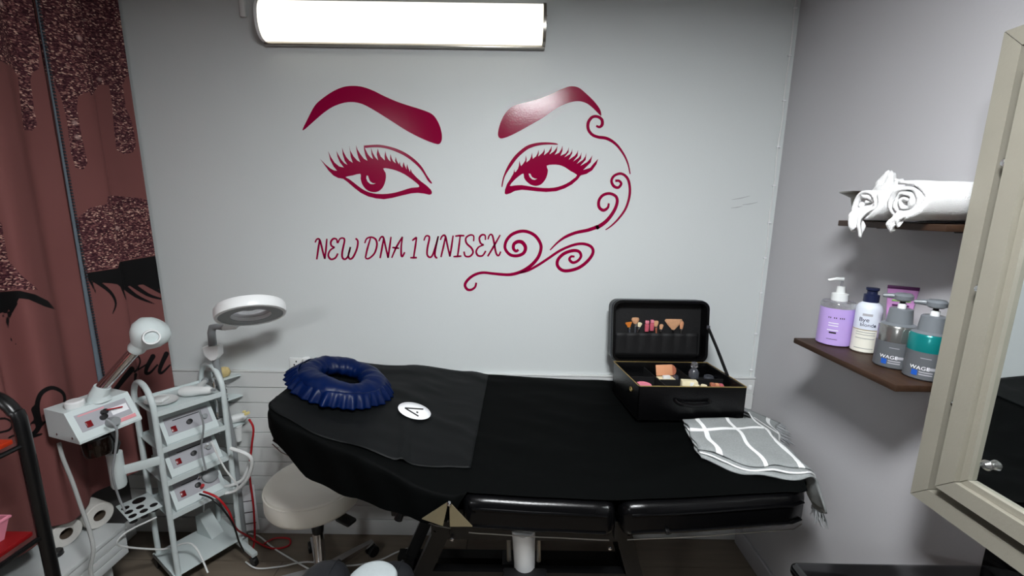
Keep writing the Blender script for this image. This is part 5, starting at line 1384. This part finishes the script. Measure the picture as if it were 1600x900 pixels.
# ------------------------------------------------------------------ shelves on the right wall
def wall_shelf(x0, y0, y1, ztop, th, label):
    t = thing('wall_shelf', label, 'shelf', (XR, (y0 + y1) / 2, ztop), 0, 'dark wooden wall shelves')
    MB().box((-(XR - x0) / 2 - 0.0005, 0, -th / 2), (XR - x0 - 0.001, y1 - y0, th), 0.002).build('board', MT['walnut'], t)
    for dy in (-0.11, 0.11):
        MB().tube([(-0.004, dy, -th - 0.001), (-0.10, dy, -th - 0.001)], 0.004, 8).build('support_pin', MT['black_paint'], t)
SX = 0.93
ZS1 = P(1400, 602, x=SX).z; ZS2 = 1.585
wall_shelf(SX, P(1400, 604, x=SX).y, P(1240, 530, x=SX).y, ZS1, 0.017, 'dark wooden wall shelf carrying the five hair product bottles')
SX2 = 0.955
wall_shelf(SX2, 0.965, P(1310, 343, x=SX2).y, ZS2, 0.016, 'dark wooden wall shelf carrying the white towels and bowl')

def spot(px, py, x=None): return P(px, py, z=ZS1 + 0.0005)
TXT = 'hair products on the lower wall shelf'
def text_part(body, size, m, parent, mtx, name='lettering'):
    cu = bpy.data.curves.new(name, 'FONT'); cu.body = body; cu.size = size; cu.align_x = 'CENTER'; cu.extrude = 0.0002
    tmp = bpy.data.objects.new('tmp', cu); C.objects.link(tmp); bpy.context.view_layer.update()
    me = bpy.data.meshes.new_from_object(tmp.evaluated_get(bpy.context.evaluated_depsgraph_get()))
    bpy.data.objects.remove(tmp); bpy.data.curves.remove(cu)
    me.name = name
    for v in me.vertices: v.co = mtx(v.co)
    me.materials.clear(); me.materials.append(m)
    o = bpy.data.objects.new(name, me); C.objects.link(o); o.parent = parent; WM[o] = WM[parent]
    return o
def wrap(r, a0, z0, sx=1.0, sy=1.0, lift=0.0006):
    """bend flat lettering round an upright bottle; a0 is the facing angle in the bottle's own frame"""
    def f(co):
        a = a0 + co.x / r
        return Vector(((r * sx + lift + co.z) * math.cos(a), (r * sy + lift + co.z) * math.sin(a), z0 + co.y))
    return f
def band(t, r, z0, z1, m, a0, da, sx=1.0, sy=1.0, lift=0.0004, name='label'):
    mb = MB(); n = 14
    vs = []
    for k in range(n + 1):
        a = a0 - da / 2 + da * k / n
        for z in (z0, z1): vs.append(((r * sx + lift) * math.cos(a), (r * sy + lift) * math.sin(a), z))
    mb.add(vs, [(2 * k, 2 * k + 2, 2 * k + 3, 2 * k + 1) for k in range(n)])
    return mb.build(name, m, t)
def facing(q): return math.atan2(EYE.y - q.y, EYE.x - q.x)
def pump(t, z, m_collar, m_head, yaw, rc=0.014, hh=0.03, m_stem=None, curved=False):
    c = MB().lathe([(rc, z), (rc, z + 0.018), (rc * 0.7, z + 0.020), (rc * 0.55, z + 0.036)], 20).build('pump_collar', m_collar, t)
    MB().lathe([(0.0045, z + 0.034), (0.0045, z + hh + 0.02)], 10).build('pump_stem', m_stem or MT['lamp_white'], c)
    d = Vector((math.cos(yaw), math.sin(yaw), 0))
    zt = z + hh + 0.02
    mb = MB().lathe([(0.011, zt - 0.004), (0.015, zt), (0.015, zt + 0.010), (0.011, zt + 0.015), (0.0, zt + 0.016)], 20)
    mb.tube([Vector((0, 0, zt + 0.006)), d * 0.022 + Vector((0, 0, zt + 0.006)), d * 0.040 + Vector((0, 0, zt + 0.002))], [0.008, 0.006, 0.0045], 10)
    mb.build('pump_head', m_head, t)

# lilac pump bottle
q = spot(1301, 536); q.x = min(q.x, XR - 0.058)
t = thing('pump_bottle', 'squat lilac pump bottle with clear shoulder and white pump', 'bottle', tuple(q), 0, TXT)
R1 = 0.046; fa = facing(q)
MB().lathe([(R1 - 0.006, 0), (R1, 0.004), (R1, 0.118)], 40).build('body', MT['lilac'], t)
MB().lathe([(R1, 0.1182), (R1, 0.130), (R1 - 0.004, 0.136), (0.02, 0.139), (0.018, 0.142)], 40).build('shoulder', MT['clear'], t)
c = MB().lathe([(0.022, 0.138), (0.022, 0.160), (0.012, 0.162), (0.0105, 0.182), (0.0, 0.183)], 20).build('pump_collar', MT['white_plastic'], t)
MB().lathe([(0.003, 0.182), (0.003, 0.205)], 8).build('pump_stem', MT['clear'], c)
d = Vector((math.cos(fa - 1.4), math.sin(fa - 1.4), 0))
MB().tube([Vector((0, 0, 0.205)) - d * 0.004, d * 0.014 + Vector((0, 0, 0.205)), d * 0.036 + Vector((0, 0, 0.199))], [0.006, 0.005, 0.004], 10).build('pump_nozzle', MT['white_plastic'], c)
for z, w, m_, n_ in ((0.088, 0.62, 'ink', 5), ):
    for k in range(9):
        if k in (2, 5): continue
        band(t, R1, z, z + 0.004, MT['ink'], fa - 0.42 + k * 0.105, 0.055, name='printed_dash')
for z, w in ((0.072, 0.55), (0.064, 0.55), (0.050, 0.62)): band(t, R1, z, z + 0.0025, MT['logo_white'], fa - 0.12, w, name='printed_line')
band(t, R1, 0.041, 0.046, MT['ink'], fa - 0.1, 0.4, name='printed_line'); band(t, R1, 0.022, 0.0235, MT['ink'], fa - 0.1, 0.6, name='printed_line')

# white bottle with navy cap
q = spot(1350, 548); q.x = 1.055
t = thing('hair_bottle', 'slim pearl white bottle with dark navy cap', 'bottle', tuple(q), 0, TXT)
R2 = 0.032; fa = facing(q)
MB().lathe([(R2 - 0.004, 0), (R2, 0.004), (R2, 0.070)], 32).build('lower_body', MT['cream_label'], t)
MB().lathe([(R2, 0.0702), (R2, 0.130), (R2 - 0.004, 0.142), (R2 - 0.014, 0.150), (0.018, 0.153)], 32).build('upper_body', MT['pearl'], t)
MB().lathe([(0.019, 0.1505), (0.019, 0.172), (0.013, 0.174), (0.012, 0.182), (0.016, 0.186), (0.016, 0.192), (0.0, 0.193)], 24).build('cap', MT['navy_plastic'], t)
band(t, R2, 0.0695, 0.0715, MT['gold'], fa, 2.6, name='printed_line')
text_part('Bye', 0.017, MT['navy_plastic'], t, wrap(R2, fa - 0.25, 0.095), 'script_word')
text_part('blonde', 0.014, MT['navy_plastic'], t, wrap(R2, fa + 0.1, 0.081), 'script_word')
band(t, R2, 0.112, 0.119, MT['display'], fa - 0.05, 0.75, name='printed_line')
for z in (0.062, 0.055, 0.044, 0.014): band(t, R2, z, z + 0.0016, MT['grey_plastic'], fa, 1.5, name='printed_line')

# grey and teal pump bottles
def pump_bottle(px, py, bandm, label, xx, r=0.041):
    q = spot(px, py); q.x = xx if xx else q.x
    t = thing('pump_bottle', label, 'bottle', tuple(q), 0, TXT); fa = facing(q)
    MB().lathe([(r - 0.004, 0), (r, 0.004), (r, 0.072)], 40).build('body', MT['grey_label'], t)
    MB().lathe([(r, 0.0722), (r, 0.112), (r - 0.003, 0.116)], 40).build('band', bandm, t)
    MB().lathe([(r - 0.003, 0.1162), (r - 0.008, 0.119), (0.028, 0.121), (0.0245, 0.158), (0.022, 0.160)], 40).build('shoulder', MT['grey_bottle'], t)
    st_ = MB().lathe([(0.009, 0.160), (0.009, 0.172), (0.006, 0.173)], 14).build('pump_collar', MT['lamp_white'], t)
    MB().lathe([(0.006, 0.173), (0.006, 0.182)], 12).build('pump_stem', MT['black_plastic'], st_)
    d = Vector((math.cos(fa - 1.45), math.sin(fa - 1.45), 0))
    mb = MB().lathe([(0.014, 0.180), (0.020, 0.184), (0.021, 0.194), (0.016, 0.200), (0.0, 0.202)], 24)
    mb.tube([Vector((0, 0, 0.190)), d * 0.024 + Vector((0, 0, 0.191)), d * 0.042 + Vector((0, 0, 0.190))], [0.010, 0.007, 0.005], 10)
    mb.build('pump_head', MT['grey_bottle'], t)
    band(t, r, 0.057, 0.0585, MT['display'], fa, 0.5, name='printed_line')
    band(t, r, 0.012, 0.026, MT['blue_label'], fa - 0.42, 0.30, name='blue_square')
    text_part('WAGE', 0.013, MT['logo_white'], t, wrap(r, fa - 0.22, 0.028), 'lettering')
    band(t, r, 0.029, 0.036, MT['display'], fa + 0.42, 0.62, name='printed_line')
    for z in (0.021, 0.015): band(t, r, z, z + 0.003, MT['display'], fa + 0.1, 0.62, name='printed_line')
    return t
pump_bottle(1393, 571, MT['silver_band'], 'grey pump bottle with silver band', 1.035)
pump_bottle(1442, 589, MT['teal_band'], 'grey pump bottle with shiny teal band', 1.045)
# lilac tube standing behind the grey bottles
q = Vector((1.098, 1.196, ZS1 + 0.0005))
t = thing('squeeze_tube', 'lilac squeeze tube with lime and orange print behind the grey pump bottle', 'tube', tuple(q), math.radians(-38), TXT)
MB().lathe([(0.016, 0), (0.016, 0.025)], 20).build('cap', MT['purple'], t)
def sq(u, v):
    a = 2 * math.pi * u; fl = v
    return (0.019 * (1 + 0.75 * fl) * math.cos(a), 0.017 * (1 - 0.93 * fl) * math.sin(a), 0.0255 + 0.172 * v)
sqo = MB().grid(sq, 28, 12, closed_u=True).build('tube_body', MT['tube_lilac'], t, angle=180)
MB().box((0, 0, 0.2015), (0.068, 0.003, 0.010), 0.001).build('crimp', MT['purple'], t)
for z, w, m_ in ((0.165, 0.05, 'neon'), (0.152, 0.045, 'purple'), (0.140, 0.05, 'orange_print'), (0.128, 0.045, 'orange_print'), (0.180, 0.062, 'purple')):
    yy = -0.017 * (1 - 0.93 * (z - 0.0255) / 0.172)
    MB().box((0, yy * 0.96 - 0.001, z), (w * 0.8, 0.002, 0.004)).build('printed_stripe', MT[m_], t)

# ------------------------------------------------------------------ towels and bowl on the upper shelf
bowl_c = Vector((1.032, 1.250, ZS2 + 0.0005))
t = thing('steel_bowl', 'shallow steel bowl with flared rim standing behind the rolled towels', 'bowl', tuple(bowl_c))
MB().lathe([(0.0, 0.0), (0.038, 0.0), (0.050, 0.006), (0.064, 0.064), (0.090, 0.078), (0.0915, 0.080), (0.088, 0.0805), (0.061, 0.067), (0.047, 0.009), (0.0, 0.004)], 44).build('bowl_shell', MT['dark_bowl'], t)
MB().torus(0.0905, 0.002, Matrix.Translation((0, 0, 0.0795)), 44, 6).build('rim', MT['steel'], t)
t = thing('cotton_wad', 'small crumpled white cloth sticking up out of the steel bowl', 'cloth', tuple(bowl_c + Vector((0.012, -0.012, 0.006))))
def wad(u, v):
    a = 2 * math.pi * u; b_ = math.pi * (v - 0.5); q = Vector((math.cos(b_) * math.cos(a), math.cos(b_) * math.sin(a), math.sin(b_)))
    r = 1 + 0.35 * noise.noise(q * 2.2 + Vector((5, 1, 2))) + 0.12 * noise.noise(q * 6)
    return (q.x * 0.032 * r, q.y * 0.032 * r, 0.066 + q.z * 0.056 * r)
MB().grid(wad, 36, 20, closed_u=True).build('cloth_body', MT['towel'], t, angle=180)
def spiral_towel(loc, ang, length, R_, turns, label, sag=0.0, seed=0, squash=0.92):
    t = thing('rolled_towel', label, 'towel', tuple(loc), ang, 'rolled white towels on the upper shelf')
    mb = MB(); n = int(turns * 22); nl = 18
    def f(u, v):
        a = u * turns * 2 * math.pi + 0.6
        r = 0.006 + (R_ - 0.006) * u
        r *= 1 + 0.05 * noise.noise(Vector((math.cos(a) * 2 + seed, math.sin(a) * 2, v * 3 + u * 2)))
        end = 0.012 * noise.noise(Vector((a * 0.7, seed, 1))) * (1 if v < 0.5 else -1) * (1 - min(v, 1 - v) * 6 if min(v, 1 - v) < 1 / 6 else 0)
        y = (v - 0.5) * length + end
        z = R_ * squash + r * math.sin(a) * squash
        return (r * math.cos(a), y, max(z, 0.002) - sag * max(0, (v - 0.5)) ** 2 * 4 * 0)
    o = mb.grid(f, n, nl).build('towel_roll', MT['towel'], t, angle=180, solid=0.0075)
    return t
def flap(t, R_, seed, w, L_):
    def f(u, v):
        y = (u - 0.5) * w * (1 - 0.35 * v) + 0.006 * math.sin(v * 5 + seed)
        fo = 0.008 * math.sin(u * 9 + seed) * (0.3 + v) + 0.005 * noise.noise(Vector((u * 4, v * 4, seed)))
        x = 0.004 - 0.022 * math.sin(min(v * 1.4, 1) * math.pi * 0.5) + 0.010 * v * v
        z = R_ * 1.25 - (R_ * 1.25 + L_ + 0.012 * math.sin(u * 5 + seed)) * v ** 1.2
        return (y, -0.106 + x + fo * 0.8, z + fo * 0.4)
    MB().grid(f, 26, 24).build('towel_flap', MT['towel'], t, angle=180, solid=0.008)
tw1 = spiral_towel((1.012, 1.030, ZS2 + 0.004), -math.pi / 2 + 0.05, 0.215, 0.049, 3.2, 'rolled white towel lying across the upper shelf beside the mirror frame', seed=2)
tw2 = spiral_towel((1.010, 1.132, ZS2 + 0.004), -math.pi / 2 - 0.03, 0.215, 0.045, 3.0, 'rolled white towel lying across the upper shelf beside the steel bowl', seed=5)
flap(tw1, 0.018, 1.0, 0.036, 0.014); flap(tw2, 0.026, 2.6, 0.060, 0.028)

# ------------------------------------------------------------------ mirror and black styling station
MX = 0.97
my1 = P(1422, 771, x=MX).y; mz0 = P(1422, 771, x=MX).z; mz1 = P(1567, 50, x=MX).z
my0 = my1 - 0.70
mir = thing('wall_mirror', 'tall mirror in a stepped champagne frame above the black station', 'mirror', (XR, (my0 + my1) / 2, mz0))
mw, mhh = my1 - my0, mz1 - mz0
# local: x to the wall, y along it, z up; frame profile steps: outer band, channel, inner band, glass
def frame_ring(x_out, x_in, a, b_):
    """mitred ring: four boards between inset a and inset b, each (outer y, z)"""
    y0, y1, z0, z1 = -mw / 2 + a, mw / 2 - a, a, mhh - a
    Y0, Y1, Z0, Z1 = -mw / 2 + b_, mw / 2 - b_, b_, mhh - b_
    quads = [[(y0, z0), (y1, z0), (Y1, Z0), (Y0, Z0)], [(y1, z0), (y1, z1), (Y1, Z1), (Y1, Z0)], [(y1, z1), (y0, z1), (Y0, Z1), (Y1, Z1)], [(y0, z1), (y0, z0), (Y0, Z0), (Y0, Z1)]]
    out = []
    for qd in quads:
        e = 0.0009                                   # hairline mitre joints
        dy, dz = qd[1][0] - qd[0][0], qd[1][1] - qd[0][1]; l_ = math.hypot(dy, dz); dy, dz = dy / l_ * e, dz / l_ * e
        qd = [(qd[0][0] + dy, qd[0][1] + dz), (qd[1][0] - dy, qd[1][1] - dz), (qd[2][0] - dy, qd[2][1] - dz), (qd[3][0] + dy, qd[3][1] + dz)]
        vs = [(x_out, y, z) for y, z in qd] + [(x_in, y, z) for y, z in qd]
        out.append(MB().add(vs, [(0, 1, 2, 3), (7, 6, 5, 4)] + [(k, 4 + k, 4 + (k + 1) % 4, (k + 1) % 4) for k in range(4)]))
    return out
XO = -(XR - MX)
for x_out, a, b_, nm in ((XO, 0.0, 0.037, 'outer_moulding'), (XO + 0.030, 0.0375, 0.064, 'channel'), (XO - 0.015, 0.0645, 0.100, 'inner_moulding'), (XO - 0.003, 0.1005, 0.114, 'inner_bead')):
    for ring_ in frame_ring(x_out, XO + 0.045, a, b_): ring_.build(nm, MT['frame'], mir, smooth=False)
MB().box((XO + 0.010, 0, mhh / 2), (0.006, mw - 0.225, mhh - 0.225)).build('glass', MT['mirror'], mir, smooth=False)
MB().box((XO + 0.049, 0, mhh / 2), (0.006, mw - 0.01, mhh - 0.01)).build('back_board', MT['black_paint'], mir, smooth=False)
MB().box(((XO + 0.052) / 2 - 0.0005, -0.05, mhh * 0.5), (-XO - 0.053, mw * 0.45, mhh * 0.6)).build('wall_mount', MT['black_paint'], mir, smooth=False)
for px, py in ((1572, 254), (1531, 451), (1494, 632)):
    w_ = P(px - 3, py, x=MX - 0.008)
    MB().lathe([(0.008, 0), (0.008, 0.022), (0.0105, 0.024), (0.0105, 0.034), (0.006, 0.040), (0.0, 0.041)], 16, along((XO + 0.030, w_.y - (my0 + my1) / 2, w_.z - mz0), (-1, 0, 0))).build('stud', MT['chrome'], mir)
w_ = P(1545, 727, x=MX + 0.002)
MB().lathe([(0.007, 0), (0.009, 0.004), (0.011, 0.010), (0.006, 0.017), (0.0, 0.018)], 12, along((XO + 0.007, w_.y - (my0 + my1) / 2, w_.z - mz0), (-1, 0, 0))).build('glass_knob', MT['silver_band'], mir)

sy1 = 0.888; sy0 = sy1 - 0.62
stn = thing('styling_station', 'glossy black styling station counter under the wall mirror', 'counter', (XR, (sy0 + sy1) / 2, 0))
SXL = P(1230, 882, y=0.89).x
MB().box((-(XR - SXL) / 2 - 0.001, 0, 0.783), (XR - SXL - 0.002, sy1 - sy0, 0.034), 0.014, seg=4).build('counter_top', MT['black_gloss'], stn)
MB().box((-(XR - SXL) / 2 - 0.001 + 0.04, 0, 0.375), (XR - SXL - 0.10, sy1 - sy0 - 0.06, 0.748), 0.004).build('cabinet', MT['black_paint'], stn)
MB().box((-0.010, 0, 0.84), (0.018, sy1 - sy0 - 0.01, 0.100), 0.003).build('back_panel', MT['black_gloss'], stn)
MB().box((-(XR - SXL) - 0.001, (sy1 - sy0) / 2 - 0.05, 0.768), (0.012, 0.03, 0.018), 0.002).build('edge_hinge', MT['black_plastic'], stn)

# ------------------------------------------------------------------ cable clipped along the corner, sockets
cc = thing('corner_cable', 'thin white cable clipped down the corner of the room', 'cable', (XR - 0.022, D - 0.006, 0.86))
cz = [0.86 + 0.155 * k for k in range(11)]
path = [(0.004, 0, -0.10), (0.0, 0, -0.02)]
for k in range(21):
    z = 0.08 * k
    path.append((0.0025 * math.sin(k * 1.9), 0, z))
MB().tube(smooth_path(path, 3), 0.003, 8).build('wire', MT['cable_white'], cc)
for py_ in (14, 88, 158, 230, 290, 348, 403, 457, 521, 577):
    pxx = 1250 - (py_ / 600.0) * 71
    z = P(pxx, py_, y=D).z - 0.86
    MB().box((0.0, -0.0015, z), (0.013, 0.008, 0.005), 0.001).build('clip', MT['logo_white'], cc)

def socket(loc, label, plugs):
    t = thing('wall_socket', label, 'socket', tuple(loc))
    MB().box((0, -0.005, 0), (0.085, 0.010, 0.085), 0.003).build('plate', MT['white_plastic'], t)
    for dx, dz in ((-0.02, 0.01), (0.0, 0.01), (-0.01, 0.026)):
        MB().box((dx, -0.0105, dz), (0.005, 0.001, 0.008)).build('slot', MT['ink'], t)
    return t
q = P(466, 574, y=D - 0.016)
t = socket((q.x, D - 0.0005, q.z), 'white wall socket behind the head of the bed', True)
q2 = P(481, 570, y=D - 0.02)
t = thing('plug_adapter', 'white round plug-in adapter in the socket behind the bed head', 'adapter', (q2.x, D - 0.0115, q2.z))
MB().lathe([(0.020, 0), (0.022, 0.004), (0.022, 0.030), (0.017, 0.036), (0.0, 0.037)], 24, along((0, -0.003, 0.004), (0, -1, 0.0))).build('body', MT['lamp_white'], t)
MB().lathe([(0.0145, 0.0), (0.018, 0.005), (0.018, 0.018), (0.0, 0.020)], 24, along((0.002, -0.022, 0.020), (0, 0, 1))).build('cap', MT['lamp_white'], t)
q = P(1168, 604, y=D - 0.012)
t = thing('wall_socket', 'white wall socket beside the make-up case near the corner', 'socket', (q.x, D - 0.0005, q.z))
MB().box((0, -0.006, -0.01), (0.06, 0.011, 0.075), 0.003).build('plate', MT['white_plastic'], t)
MB().box((0.012, -0.0125, -0.004), (0.014, 0.003, 0.022), 0.001).build('rocker', MT['lamp_white'], t)
